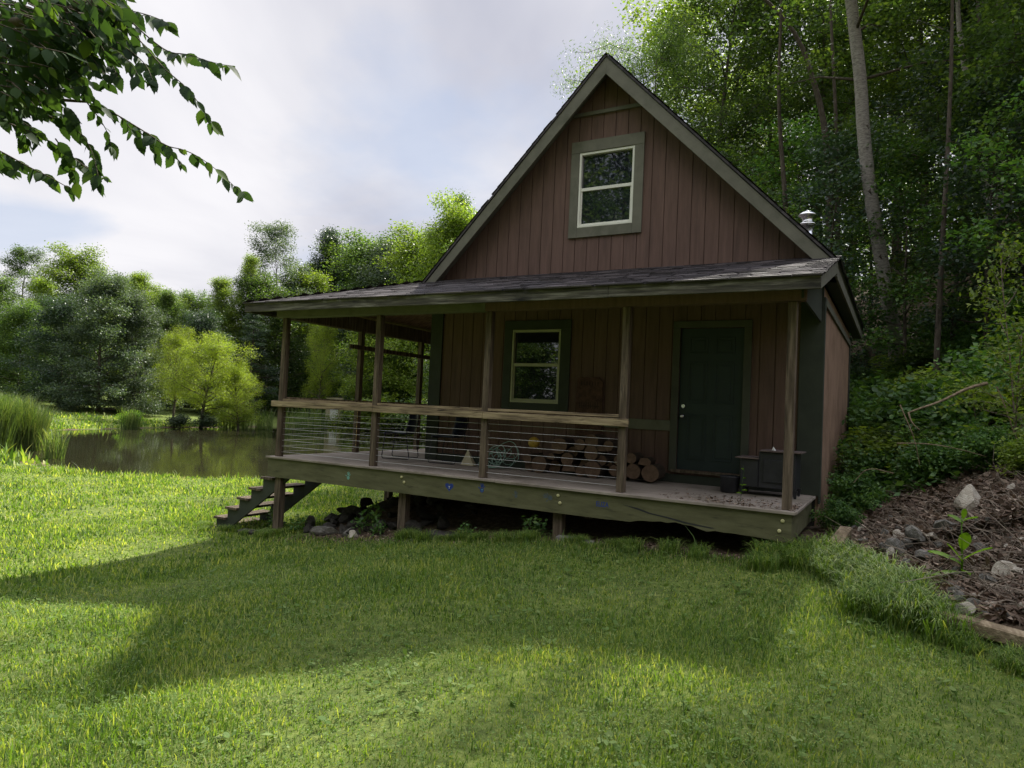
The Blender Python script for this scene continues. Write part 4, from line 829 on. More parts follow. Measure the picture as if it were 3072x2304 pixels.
# pale trunk
rs = np.random.default_rng(3)
def pale_tree():
    p = [at(a, b, D) for a, b, D in ((2690, 1050, 18.0), (2668, 920, 17.9), (2640, 760, 17.8), (2608, 560, 17.7), (2590, 400, 17.6), (2582, 240, 17.5), (2565, 100, 17.4), (2548, -40, 17.3), (2520, -300, 17.2), (2500, -560, 17.1), (2490, -900, 17.0))]
    base = np.array([p[0][0] + .05, p[0][1], G(p[0][0], p[0][1]) - .2]); pts = [base] + p
    e = empty('pale_barked_tree', tuple(base), 'tall leaning tree with a pale whitish grey trunk and dark knots', 'tree', GF)
    m = MB(); rr = [.21, .185, .175, .168, .16, .155, .148, .14, .13, .10, .07, .03]; cp = chaikin([tuple(q) for q in pts], 1); m.tube(cp, list(np.interp(np.linspace(0, 11, len(cp)), range(12), rr)), 14)
    m.build('trunk', M['bark_pale'], e)
    k = MB()
    for a, b in ((2608, 575), (2640, 770), (2600, 380), (2655, 860), (2588, 270)):
        q = at(a, b, 17.5); k.tube([q + np.array([.05, -.02, -.08]), q + np.array([0, -.05, 0]), q + np.array([.03, -.02, .07])], [.01, .035, .008], 6)
    k.build('knots', M['bark'], e)
    b = MB(); cen = []; siz = []
    for i in range(20):
        t = i / 19; s = pts[3 + min(int(t * 8), 8)] if t < .9 else pts[-1]; s = np.array(s) * 1.0; az = i * 2.4; ln = rs.uniform(1.6, 3.4) * (.55 if t < .35 else 1)
        if t < .42: continue
        d = np.array([math.cos(az), math.sin(az), rs.uniform(.1, .7)]); ee = s + d * ln; b = MB(); b.tube([s, s + d * ln * .5 + np.array([0, 0, .15]), ee], [.045, .025, .008], 5); b.build('branch', M['bark'], e)
        for q in (.5, .7, .85, 1): cen.append(s + d * ln * q + rs.normal(0, .3, 3)); siz.append(.5)
    v, f_, t_ = scatter(np.array(cen), np.array(siz), 5000, .13, .6, rs, .3)
    link_mesh('crown', mesh_np('crown', v, f_, t_), M['leaf_forest'], e)
pale_tree()
# visible dark trunks inside the wood
for i, (pts, lab) in enumerate([
    ([(2360, 660, 20), (2350, 520, 20), (2340, 400, 20), (2335, 250, 20), (2345, 0, 20), (2345, -300, 20)], 'straight thin dark trunk above the flue cap'),
    ([(2490, 560, 22), (2480, 430, 22), (2465, 330, 22), (2440, 240, 22), (2400, 120, 22), (2330, 30, 22), (2250, -40, 22)], 'bent grey trunk leaning left behind the pale trunk'),
    ([(2515, 620, 23), (2510, 400, 23), (2500, 200, 23), (2490, 0, 23), (2485, -300, 23)], 'thin dark trunk just left of the pale trunk'),
    ([(2955, 430, 21), (2925, 330, 21), (2900, 240, 21), (2880, 120, 21), (2872, 0, 21), (2870, -250, 21)], 'curved pale grey trunk in the upper right'),
    ([(2960, 400, 24), (2950, 300, 24), (2945, 150, 24), (2930, 0, 24), (2930, -300, 24)], 'thin straight trunk beside the curved grey one')]):
    P_ = [at(*q) for q in pts]; b0 = P_[0].copy(); b0[2] = G(b0[0], b0[1]) - .2; b0[0] += .1
    e = empty('woodland_tree', tuple(b0), lab, 'tree', GF); w_ = .10 if i in (1, 3) else .065
    m = MB(); pp_ = chaikin([tuple(b0)] + [tuple(q) for q in P_], 1); m.tube(pp_, list(np.linspace(w_ * 1.3, w_ * .4, len(pp_))), 8); m.build('trunk', M['bark_pale'] if i == 3 else M['bark'], e)
    cen = [P_[-1] + rs.normal(0, 1.3, 3) * np.array([1, 1, 1.3]) for _ in range(16)]
    v, f_, t_ = scatter(np.array(cen), np.full(16, .45), 1000, .14, .6, rs, .3); link_mesh('crown', mesh_np('crown', v, f_, t_), M['leaf_forest'], e)

# ---- shrubs on the bank
j2 = random.Random(17); k = 0
GS = 'shrubs covering the bank right of the cabin'
wheres = []
for i in range(46):
    px = 2560 + (i % 9) * 75 + j2.uniform(-30, 30); row = i // 9; D = [10.2, 11.6, 13.2, 15.2, 17.5, 20][row] + j2.uniform(-.5, .5)
    x, y = pt_on_ground(px, D)
    if bank_s(np.array([x]), np.array([y]))[0] < .9 or (x < 8.9 and y < 8): continue
    if px > 2880 and D < 11: continue
    sc = j2.uniform(.75, 1.15) * (1 if row else .8)
    fr = ['low on the bank', 'on the lower bank', 'halfway up the bank', 'high on the bank', 'at the foot of the woods', 'inside the edge of the woods'][row]
    co = ['next to the cabin wall', 'near the cabin', 'below the pale trunk', 'right of the pale trunk', 'above the leaning branch', 'above the brush pile', 'beyond the brush pile', 'towards the right edge', 'at the right edge'][min(8, int((px - 2530) / 75))]
    place_bush(i, (x, y, G(x, y) - .1), j2.uniform(0, 6), (sc * 1.15, sc * 1.15, sc * j2.uniform(.8, 1.1)), M[['leaf_shrub', 'leaf_shrub', 'leaf_bright', 'leaf_forest'][i % 4]], 'leafy green shrub %s, %s' % (fr, co), GS)
for i, (x, y, s, lab) in enumerate([(8.45, 2.5, .42, 'small shrub growing against the right deck corner'), (8.6, 3.8, .6, 'leafy shrub pressed against the brown side wall'), (8.75, 5.4, .8, 'shrub hiding the far foot of the brown side wall'), (9.3, 3.0, .5, 'low shrub on the bank beside the deck corner'), (9.5, 4.6, .7, 'dense shrub on the bank beside the side wall'), (8.8, 7.2, 1.0, 'tall shrub beyond the far corner of the side wall'), (10.2, 6.0, .9, 'bushy shrub on the bank level with the far side wall'), (9.9, 2.6, .45, 'small sunlit shrub above the litter patch'), (8.28, 1.6, .3, 'small weed shrub touching the deck end')]):
    place_bush(i + 1, (x, y, G(x, y) - .05), i * 1.3, (s, s, s * 1.1), M['leaf_shrub'], lab, GS)

# ---- far side of the pond: tree line on the left
def far_tree(px, D, kd, H, lf, lab, wd=1.0, group='trees along the far side of the pond'):
    k_ = np.interp(px, [0, 450, 560, 700, 900, 1300, 1350], [1.13, 1.13, 1.18, 1.20, 1.32, 1.30, 1.12]); k_ = max(k_, 98 / D if 900 < px < 1075 else 84 / D if 800 < px < 1090 else 70 / D if 1090 <= px < 1300 else 0); D *= k_; H *= k_ * np.interp(px, [0, 400, 700, 1000, 1300], [.98, 1.0, 1.0, 1.0, 1.02])
    x, y = pt_on_ground(px, D); ms, h0 = {'A': (TE[int(px) % 3], 16.6), 'B': (TD[int(px) % 3], 13.9), 'S': (TA[int(px) % 3], 17.5), 'C': (TC[int(px) % 2], 14)}[kd]; s = H * .92 / h0
    return place_tree('far_tree', ms, (M['bark'], M[lf]), (x, y, G(x, y) - .3), rnd.uniform(0, 6.28), (s * wd, s), lab, group)
FAR = [
    (775, 62, 'B', 12.8, 'leaf_forest', 'green crown filling in behind the porch roof corner', 1.2),
    (900, 66, 'B', 13.6, 'leaf_bright', 'light green crown low behind the porch roof', 1.2),
    (1015, 66, 'B', 16.0, 'leaf_forest', 'mid green crown in the rising part of the treeline', 1.2),
    (455, 66, 'B', 11.4, 'leaf_bright', 'bright crown beside the knobbly topped tree', 1.2),
    (1100, 64, 'B', 17.0, 'leaf_forest', 'green crown just left of the bright trees at the gable', 1.1),
    (470, 68, 'B', 10.5, 'leaf_forest', 'dark green crown filling in behind the yellow willow', 1.1),
    (110, 60, 'A', 11.5, 'leaf_bright', 'yellow green crown between the two left most tall trees', 1.2),
    (540, 64, 'A', 9.6, 'leaf_bright', 'light green crown just right of the sky notch', 1.2),
    (650, 70, 'B', 11.0, 'leaf_forest', 'low dark crown behind the poplar like tree', 1.2),
    (60, 62, 'S', 14.5, 'leaf_forest', 'tall airy tree at the far left with sky showing through', 1.0),
    (215, 58, 'B', 13.5, 'leaf_bright', 'bright green round topped tree second from the left', 1.0),
    (-60, 56, 'B', 10.5, 'leaf_forest', 'tree cut by the left edge behind the reeds', 1.1),
    (60, 52, 'B', 8.0, 'leaf_forest', 'mid green tree below the tall airy one', 1.2),
    (300, 49, 'B', 10.3, 'leaf_grey', 'big dark silvery leaved tree right behind the grassy bank', 1.05),
    (400, 51, 'B', 9.3, 'leaf_grey', 'silvery dark tree beside the yellow willow', .9),
    (180, 50, 'B', 8.4, 'leaf_dark', 'dark round tree behind the big reed clump', 1.2),
    (330, 66, 'A', 13.0, 'leaf_forest', 'medium tree showing above the silvery one', 1.0),
    (405, 64, 'A', 13.2, 'leaf_bright', 'tree with a knobbly bright top in the middle of the left treeline', .9),
    (495, 62, 'A', 11.2, 'leaf_forest', 'narrow green tree left of the sky notch', .9),
    (570, 70, 'B', 11.6, 'leaf_forest', 'distant low crown in the notch of the treeline', 1.0),
    (660, 62, 'A', 12.8, 'leaf_bright', 'poplar like tree just left of the porch roof corner', .9),
    (720, 64, 'A', 15.5, 'leaf_bright', 'tall narrow topped tree above the porch roof corner', .55),
    (820, 60, 'S', 17.0, 'leaf_grey', 'tall silvery tree rising above the porch roof', 1.0),
    (925, 66, 'A', 14.8, 'leaf_bright', 'pale green tree right of the tall silvery one', .8),
    (985, 70, 'A', 19.5, 'leaf_dark', 'tall dark topped tree above the left porch', .8),
    (1070, 68, 'B', 16.5, 'leaf_grey', 'round grey green crown above the middle of the left porch roof', 1.0),
    (1160, 60, 'B', 16.5, 'leaf_grey', 'rounded crown left of the gable', 1.0),
    (1130, 46, 'B', 9.5, 'leaf_bright', 'yellow green crown low above the porch roof', 1.1),
    (1250, 50, 'B', 14.5, 'leaf_bright', 'bright sunlit tree touching the left rake of the gable', 1.0),
    (1330, 54, 'B', 18.0, 'leaf_bright', 'bright sunlit tree rising behind the left rake', .8),
    (1375, 60, 'A', 21.5, 'leaf_forest', 'highest dark tree top beside the left rake', .7),
    (1440, 48, 'B', 14.0, 'leaf_forest', 'tree hidden mostly behind the gable', 1.0),
    (600, 55, 'B', 8.4, 'leaf_dark', 'dark tree behind the yellow willow', 1.1),
    (750, 57, 'C', 10.0, 'leaf_dark', 'dark drooping evergreen left of the corner porch post', 1.2),
    (860, 56, 'C', 11.2, 'leaf_dark', 'dark drooping evergreen seen through the left porch bay', 1.3),
    (960, 58, 'C', 11.0, 'leaf_dark', 'dark evergreen behind the far small shed', 1.25),
    (1060, 52, 'C', 9.6, 'leaf_dark', 'dark evergreen seen between the two left porch posts', 1.2),
    (1200, 42, 'B', 7.4, 'leaf_forest', 'leafy tree seen right of the second porch post', 1.1),
    (1270, 38, 'B', 6.8, 'leaf_bright', 'sunlit tree seen beside the cabin corner', 1.1),
]
for a in FAR: far_tree(*a)
# backing woods as one mass
cen = []; 
for i in range(420):
    px = j2.uniform(-500, 1500); D = j2.uniform(98, 116); x, y = pt_on_ground(px, D); top = np.interp(px, [-500, 0, 600, 900, 1300, 1500], [10, 10, 9, 13, 18, 19]); cen.append((x, y, G(x, y) + j2.uniform(.5, top)))
v, f_, t_ = scatter(np.array(cen), np.full(len(cen), 2.4), 100000, .55, .7, rs, .3)
tag(link_mesh('far_woods', mesh_np('far_woods', v, f_, t_), M['leaf_dark']), 'dense far-off woodland closing the view behind the pond trees', 'woods', kind='stuff')
cen = []
for i in range(300):
    px = j2.uniform(1700, 3900); D = j2.uniform(38, 56); x, y = pt_on_ground(px, D); cen.append((x, y, G(x, y) + j2.uniform(.3, 4.5)))
v, f_, t_ = scatter(np.array(cen), np.full(len(cen), 1.4), 24000, .30, .7, rs, .3)
tag(link_mesh('hill_woods', mesh_np('hill_woods', v, f_, t_), M['leaf_forest']), 'mass of woodland deep on the hill behind the cabin', 'woods', kind='stuff')
# trees behind the viewpoint (seen mirrored in the panes)
for i, (x, y, s) in enumerate([(-4, -21, 1.5), (1, -25, 1.5), (6, -24, 1.3), (12, -26, 1.3), (-9, -20, 1.35), (-14, -24, 1.5), (-7, -15, .55), (-11, -13, .6), (17, -22, 1.2)]):
    place_tree('yard_tree', TB[i % 3], (M['bark'], M['leaf_forest']), (x, y, G(x, y) - .2), i, s, 'yard tree behind the viewpoint, mirrored faintly in the window panes', 'yard trees behind the viewpoint')
# yellow willow on the bank
x, y = pt_on_ground(610, 53)
e = place_tree('willow_tree', TY, (M['bark'], M['leaf_willow']), (x, y, G(x, y) - .1), .4, (1.22, 1.16), 'bright yellow green willow on the grassy far bank of the pond', 'willows round the pond')
x, y = pt_on_ground(525, 54); place_tree('willow_tree', TY, (M['bark'], M['leaf_willow']), (x, y, G(x, y) - .1), 2.4, (.85, 1.18), 'left half of the yellow willow pair, slightly taller and narrower', 'willows round the pond')
x, y = pt_on_ground(725, 54); place_tree('willow_tree', TY, (M['bark'], M['leaf_willow']), (x, y, G(x, y) - .1), 4.4, (.85, .92), 'lower yellow willow leaning right towards the corner porch post', 'willows round the pond')
x, y = pt_on_ground(957, 71); place_tree('willow_tree', TY, (M['bark'], M['leaf_willow']), (x, y, G(x, y) - .1), 1.4, (.78, 1.88), 'rounded lime yellow tree seen under the porch roof', 'willows round the pond')
for i, (px, D, s, mt, lab) in enumerate([(1085, 70, 2.2, 'leaf_grey', 'grey green bush beside the far small shed'), (1140, 61, 2.5, 'leaf_bright', 'yellow green bush at the water seen left of the second post'), (1195, 60, 2.2, 'leaf_bright', 'bright bush at the water behind the left chair'), (1260, 59, 2.2, 'leaf_forest', 'bush at the water beside the cabin corner'), (545, 52, .9, 'leaf_grey', 'grey brush at the foot of the yellow willow'), (625, 53, .9, 'leaf_grey', 'low brush right of the willow foot'), (1115, 66, 2.0, 'leaf_forest', 'bush right of the far small shed'), (400, 50, .8, 'leaf_lime', 'pale shrub on the far grass edge')]):
    x, y = pt_on_ground(px, D); place_bush(i, (x, y, max(-1.62, G(x, y)) - .1), i, (s * 1.2, s * 1.2, s), M[mt], lab, 'bushes round the pond')
# ---- reeds
def reed_mesh(seed, n, R, h, w):
    rs = np.random.default_rng(seed); a = rs.uniform(0, 6.28, n); r = R * np.sqrt(rs.random(n)); P = np.stack([r * np.cos(a), r * np.sin(a), np.zeros(n)], 1)
    H_ = h * rs.uniform(.6, 1.1, n); az = rs.uniform(0, 6.28, n); ln = rs.uniform(.03, .28, n)
    D = np.stack([np.cos(az) * ln, np.sin(az) * ln, np.ones(n)], 1); sd = np.stack([-np.sin(az + .5), np.cos(az + .5), np.zeros(n)], 1) * w
    q1 = P + D * (H_ * .55)[:, None]; q2 = P + D * (H_ * .85)[:, None] + np.stack([np.cos(az), np.sin(az), 0 * az], 1) * (ln * .3 * H_)[:, None]; q3 = P + D * H_[:, None] + np.stack([np.cos(az), np.sin(az), -.3 + 0 * az], 1) * (ln * .7 * H_)[:, None]
    v = np.stack([P - sd, P + sd, q1 + sd * .9, q1 - sd * .9, q2 + sd * .6, q2 - sd * .6, q3], 1).reshape(-1, 3); b = np.arange(n)[:, None] * 7
    return mesh_np('reed_clump', v, [np.concatenate([b + [0, 1, 2, 3], b + [3, 2, 4, 5]]), b + [5, 4, 6]], np.repeat(np.clip(rs.beta(2, 2.4, n), 0, 1), 7))
RM = [reed_mesh(1, 2200, 1.0, 2.2, .011), reed_mesh(2, 120, .32, 1.25, .012), reed_mesh(3, 160, .6, 1.5, .012)]
for i, (px, D, k_, s, lab) in enumerate([(20, 27.5, 0, 1.0, 'tall dense reed clump at the left edge of the photo'), (-45, 26.5, 0, 1.05, 'reed clump cut by the left edge'), (75, 28, 0, .85, 'right shoulder of the big reed stand at the pond'), (180, 25.3, 1, 1.0, 'small separate reed tuft standing in the near shallows'), (135, 29, 1, .8, 'thin sparse reeds just right of the big stand'), (392, 47, 1, 1.3, 'reed tuft at the far shore below the silvery tree'), (414, 47.3, 1, 1.0, 'shorter reed tuft beside the far shore one'), (690, 54.5, 2, 1.2, 'reeds on the far shore left of the corner post'), (735, 55, 2, 1.3, 'taller reeds on the far shore near the corner post'), (800, 56, 2, 1.2, 'far shore reeds hidden partly by the corner post'), (890, 58, 2, 1.3, 'far reeds seen through the first porch bay'), (965, 64, 2, 1.3, 'far reeds in front of the small shed'), (935, 60, 2, 1.4, 'dark far reeds left of the small shed')]):
    x, y = pt_on_ground(px, D); o = bpy.data.objects.new('reed_clump', RM[k_]); COL.objects.link(o); o.location = (x, y, max(-1.72, G(x, y) - .05) if k_ else max(-1.7, G(x, y) - .05)); o.rotation_euler = (0, 0, i); o.scale = (s, s, s)
    if not RM[k_].materials: RM[k_].materials.append(M['reed'])
    tag(o, lab, 'reeds', 'reed clumps round the pond')
# ---- small shed across the pond
sx, sy = pt_on_ground(1003, 73); sz = G(sx, sy)
sh = empty('small_shed', (sx, sy, sz), 'small tan shed with a dark roof and white door across the pond', 'shed')
sh.rotation_euler = (0, 0, math.radians(40)); sh.scale = (1.15, 1.15, 1.1)
MB().box(-.6, .9, -.6, .6, .3, 2.2).prism([(-.6, 2.2), (.6, 2.2), (.25, 2.55), (-.25, 2.55)], 'x', -.6, .9).build('wall', M['tan_paint'], sh, local=True)
MB().box(-.66, .96, -.32, .32, 2.552, 2.62).build('roof', M['iron'], sh, local=True)
MB().box(-.2, .5, -.64, -.602, .35, 1.6).build('door', M['white_paint'], sh, local=True)
MB().box(-.55, .85, -.5, .5, .0, .298).build('base', M['bark'], sh, local=True)

# ---- foreground elm
EL = empty('elm_tree', (1.4, -7.4, G(1.4, -7.4)), 'leafy elm whose serrated leaf sprays hang into the upper left of the photo', 'tree')
def z1(x, y, D): return at(x / 2.16, y / 2.16, D)   # branch joints, real depth in metres
tr = MB(); base = np.array([1.4, -7.4, G(1.4, -7.4) - .2])
tt = [base, base + [.05, .0, 1.5], base + [.1, .1, 3], base + [.1, .2, 4.6], base + [-.1, .3, 6.5], base + [0, .2, 8.2]]
tr.tube(chaikin([tuple(q) for q in tt], 1), list(np.linspace(.17, .04, len(chaikin(tt, 1)))), 12)
tr.build('trunk', M['bark'], EL)
br = MB(); TW_ = []
hub = base + np.array([.1, .1, 3.2])
main = [hub, z1(-700, 250, 3.9), z1(-250, 200, 3.7), z1(100, 150, 3.6), z1(480, 60, 3.5), z1(680, -20, 3.5)]
main2 = [z1(-700, 250, 3.9), z1(-300, 500, 3.8), z1(50, 560, 3.7), z1(300, 640, 3.6), z1(560, 660, 3.5)]
main3 = [z1(-700, 250, 3.9), z1(-350, 800, 3.9), z1(-60, 900, 3.8)]
br.tube(chaikin([tuple(q) for q in main], 1), list(np.linspace(.05, .008, len(chaikin(main, 1)))), 7)
for mm in (main2, main3): br.tube(chaikin([tuple(q) for q in mm], 1), list(np.linspace(.02, .006, len(chaikin(mm, 1)))), 6)
br.build('branch', M['bark'], EL)
TWIGS = [
    ([(560, 20), (740, 120), (880, 230), (980, 350), (1080, 460), (1180, 540), (1270, 640), (1340, 745), (1385, 810)], 3.45),
    ([(640, 10), (780, 60), (900, 80), (1000, 110), (1090, 150)], 3.5), ([(860, 150), (980, 260), (1100, 345), (1220, 350), (1340, 395), (1450, 420), (1500, 425)], 3.55),
    ([(300, 30), (520, 120), (700, 240), (850, 330), (950, 420), (990, 520)], 3.4), ([(260, 60), (420, 200), (540, 250), (640, 265), (760, 330), (860, 420), (900, 500)], 3.35),
    ([(480, 60), (600, 180), (680, 330), (740, 440), (760, 500)], 3.5), ([(560, 660), (700, 710), (850, 800), (980, 880), (1080, 950), (1200, 970), (1320, 1035), (1440, 1130), (1530, 1220), (1590, 1255)], 3.5),
    ([(560, 660), (640, 760), (700, 860), (720, 950)], 3.45), ([(780, 760), (860, 850), (900, 900)], 3.4), ([(900, 850), (970, 920), (1010, 1000)], 3.5), ([(1090, 950), (1150, 1030), (1190, 1080)], 3.5),
    ([(-40, 560), (120, 560), (280, 590), (420, 560), (560, 600), (640, 670)], 3.55), ([(20, 640), (200, 700), (380, 780), (520, 850), (600, 980), (630, 1110), (645, 1180)], 3.4),
    ([(60, 800), (260, 880), (400, 960), (520, 1060), (620, 1120), (680, 1150)], 3.45), ([(360, 900), (430, 1000), (470, 1100), (490, 1180)], 3.4),
    ([(-60, 950), (60, 1010), (200, 1090), (330, 1150), (430, 1210), (500, 1243)], 3.6), ([(-60, 1000), (20, 1050), (100, 1110)], 3.5),
    ([(-40, 400), (120, 430), (280, 440), (420, 500), (530, 560)], 3.3), ([(-40, 300), (150, 330), (330, 400), (450, 450)], 3.6), ([(-40, 180), (160, 220), (320, 300), (460, 420), (520, 500)], 3.5),
    ([(-40, 100), (180, 120), (360, 200), (560, 330), (680, 480), (700, 540)], 3.6), ([(-40, 20), (160, 40), (340, 110), (480, 260), (560, 400), (600, 470)], 3.4), ([(100, 780), (160, 860), (190, 950)], 3.4),
    ([(-60, 700), (60, 740), (160, 800), (260, 860)], 3.6), ([(-60, 620), (80, 660), (260, 720), (420, 740), (480, 780)], 3.5), ([(-20, -40), (200, 0), (420, 40), (560, 100), (640, 200)], 3.3), ([(300, -60), (500, 10), (620, 90), (700, 200)], 3.6), ([(560, -60), (700, 20), (800, 100)], 3.4)]
extra = random.Random(12)
for _ in range(190):
    x0_ = extra.uniform(-160, 640); y0_ = extra.uniform(-100, min(720, 700 - .85 * x0_)); dxx = extra.uniform(110, 260); dyy = extra.uniform(20, 170)
    TWIGS.append(([(x0_, y0_), (x0_ + dxx * .5, y0_ + dyy * .4), (x0_ + dxx, y0_ + dyy)], extra.uniform(3.2, 4.0)))
tm = MB(); LP = []; LA = []; er = np.random.default_rng(5)
for pts, D in TWIGS:
    P_ = chaikin([tuple(z1(a, b, D + .12 * math.sin(i + D * 9))) for i, (a, b) in enumerate(pts)], 2); tm.tube(P_, list(np.linspace(.0045, .0012, len(P_))), 4)
    A_ = np.array(P_); sl = np.linalg.norm(np.diff(A_, axis=0), axis=1); cum = np.concatenate([[0], np.cumsum(sl)]); s_ = .02; side = 1
    while s_ < cum[-1]:
        i = min(np.searchsorted(cum, s_), len(A_) - 1); t_ = A_[i] - A_[max(i - 1, 0)]; t_ /= max(np.linalg.norm(t_), 1e-9)
        p_ = A_[i]; sd = np.cross(t_, [0, 0, 1]); sd /= max(np.linalg.norm(sd), 1e-6)
        a = t_ * er.uniform(.3, .8) + sd * side * er.uniform(.3, .9) + np.array([0, 0, -er.uniform(.2, 1.25)]); LP.append(p_); LA.append(a / np.linalg.norm(a)); side = -side; s_ += er.uniform(.022, .042)
    LP.append(A_[-1]); LA.append((t_ + np.array([0, 0, -.25])) / np.linalg.norm(t_ + np.array([0, 0, -.25])))
tm.build('twigs', M['bark'], EL)
LP = np.array(LP); LA = np.array(LA); n = len(LP)
NR = er.normal(0, .5, (n, 3)) + np.array([.55, -.75, .45]); LB = unit(np.cross(LA, NR)); LN = np.cross(LB, LA)
LL = er.uniform(.038, .105, n)[:, None]; WW = LL * er.uniform(.46, .58, n)[:, None]
# ovate leaf with a toothed margin, drawn-out tip and a fold along the midrib
prof_ = [(0, .0), (.08, .42), (.16, .66), (.19, .74), (.30, .92), (.33, 1.0), (.46, .94), (.49, .99), (.60, .78), (.63, .82), (.74, .52), (.77, .54), (.86, .24), (.93, .10), (1.0, 0)]
CU = er.uniform(-.05, .42, n)[:, None]; vs_ = []; K = len(prof_)
for side in (0, 1, -1):
    for t_, w_ in prof_:
        cur = LN * (-(t_ ** 2) * CU * LL)
        if side == 0: vs_.append(LP + LA * (LL * t_) + cur)
        else: vs_.append(LP + LA * (LL * t_) + LB * (side * w_ * .5 * WW) + cur + LN * (.16 * w_ * WW * .5))
V = np.stack(vs_, 1); b = np.arange(n)[:, None] * (3 * K); fs_ = []
for i in range(K - 1):
    fs_.append(b + [i, i + 1, K + i + 1, K + i]); fs_.append(b + [i, 2 * K + i, 2 * K + i + 1, i + 1])
link_mesh('foliage', mesh_np('foliage', V.reshape(-1, 3), np.concatenate(fs_), np.repeat(np.clip(er.beta(1.6, 2.6, n), 0, 1), 3 * K), True), M['leaf_elm'], EL)
cen = er.normal(0, 1, (70, 3)) * [1.3, 1.5, 1.5] + base + [-.6, -.6, 6.8]
v, f_, t_ = scatter(cen, np.full(70, .4), 9000, .09, .5, er, .4); link_mesh('crown', mesh_np('crown', v, f_, t_), M['leaf_elm'], EL)

# ---- grass blades
def in_frame(x, y, z, mx=.16):
    q = np.stack([x - CAM[0], y - CAM[1], z - CAM[2]], 1); d = q @ FV; u = (q @ RV) / np.maximum(d, .01); v = (q @ UV) / np.maximum(d, .01)
    return (d > .6) & (np.abs(u) < .745 + mx) & (v > -.56 - mx) & (v < .6)
def lawn_mask(x, y):
    s = bank_s(x, y); d = pond_d(x, y)
    tl = (np.abs((x - 9.1) * .55 + (y + 1.72) * .835) < .10) & (x > 9.05) & (x < 11)
    und = tl | (x > .7) & (x < 8.2) & (y > -.12) & (y < 9); return (s < .12) & (d > .12) & ~und & ~((y > 9) & (x > -4))
def patch(x, y, k=1.0): return .5 + .25 * np.sin(x * 1.7 * k + 1.1 * np.sin(y * 1.3 * k)) + .25 * np.sin(y * 2.1 * k + 1.7 * np.sin(x * .9 * k + 2))
GV = []; GF4 = []; GF3 = []; GT = []; off = 0
gr = np.random.default_rng(77)
for d0, d1, dens, hh, ww in ((1.2, 3.2, 12000, .024, .0024), (3.2, 5.5, 7500, .027, .0031), (5.5, 9, 3800, .031, .0046), (9, 15, 1700, .036, .0075), (15, 27, 560, .046, .012), (27, 62, 60, .11, .04)):
    area = .5 * (d1 ** 2 - d0 ** 2) * 1.75; n = int(area * dens); r = np.sqrt(gr.uniform(d0 ** 2, d1 ** 2, n)); a = math.atan2(FV[1], FV[0]) + gr.uniform(-.875, .875, n)
    x = CAM[0] + r * np.cos(a); y = CAM[1] + r * np.sin(a); k_ = lawn_mask(x, y); x = x[k_]; y = y[k_]; z = gz(x, y); k_ = in_frame(x, y, z); x, y, z = x[k_], y[k_], z[k_]
    pt = patch(x, y); k_ = gr.random(len(x)) < .35 + .75 * pt * (.6 + .4 * patch(x, y, 4.1)); x, y, z, pt = x[k_], y[k_], z[k_], pt[k_]; n = len(x)
    tall = 1 + .5 * np.exp(-((bank_s(x, y) + .05) / .4) ** 2) * (y < 2) + .5 * np.exp(-((y + .25) / .25) ** 2) * (x > 3) * (x < 9) + .8 * (pond_d(x, y) < .6)
    h = hh * (.40 + gr.gamma(1.6, .42, n)) * (.7 + .6 * pt) * tall; az = gr.uniform(0, 6.28, n); ln = gr.uniform(.1, .85, n) * h
    B0 = np.stack([x, y, z - .005], 1); dr_ = np.stack([np.cos(az), np.sin(az), 0 * az], 1); az2 = az + 1.57 + gr.normal(0, .5, n); sd = np.stack([np.cos(az2), np.sin(az2), 0 * az], 1) * (ww * gr.uniform(.6, 1.4, n))[:, None]
    up = np.array([0, 0, 1.0]); q1 = B0 + dr_ * (ln * .35)[:, None] + up * (h * .6)[:, None]; q2 = B0 + dr_ * ln[:, None] + up * h[:, None]
    v = np.stack([B0 - sd, B0 + sd, q1 + sd * .8, q1 - sd * .8, q2], 1).reshape(-1, 3); b = off + np.arange(n)[:, None] * 5
    GV.append(v); GF4.append(b + [0, 1, 2, 3]); GF3.append(b + [3, 2, 4]); GT.append(np.repeat(np.clip(gr.beta(1.5, 1.7, n) + .25 * (patch(x, y, 2.3) - .5) + (gr.random(n) < .05 + .22 * (patch(x + 5, y, 1.3) > .72)) * .5, 0, 1), 5)); off += n * 5
tag(link_mesh('lawn_grass', mesh_np('lawn_grass', np.concatenate(GV), [np.concatenate(GF4), np.concatenate(GF3)], np.concatenate(GT)), M['grass']), 'mown lawn grass covering the yard from the foreground to the pond', 'grass', kind='stuff')
# broad leaved weeds and clover in the lawn
n = 62000; r = np.sqrt(gr.uniform(1.3 ** 2, 10 ** 2, n)); a = math.atan2(FV[1], FV[0]) + gr.uniform(-.875, .875, n); x = CAM[0] + r * np.cos(a); y = CAM[1] + r * np.sin(a)
k_ = lawn_mask(x, y) & (patch(x, y, 1.9) + gr.normal(0, .3, n) > .42); x, y = x[k_], y[k_]; n = len(x)
P_ = []; 
m_ = gr.integers(2, 6, n); x = np.repeat(x, m_) ; y = np.repeat(y, m_); x += gr.normal(0, .012, len(x)); y += gr.normal(0, .012, len(x)); n = len(x); z = gz(x, y) + gr.uniform(.012, .05, n)
A_ = gr.normal(0, 1, (n, 3)); A_[:, 2] = gr.uniform(-.1, .6, n); A_ = unit(A_); Nn = gr.normal(0, .35, (n, 3)); Nn[:, 2] += 1; B_ = unit(np.cross(A_, Nn)); Ln = np.where(np.repeat(gr.random(len(m_)) < .03, m_), gr.uniform(.025, .055, n), gr.uniform(.008, .019, n))
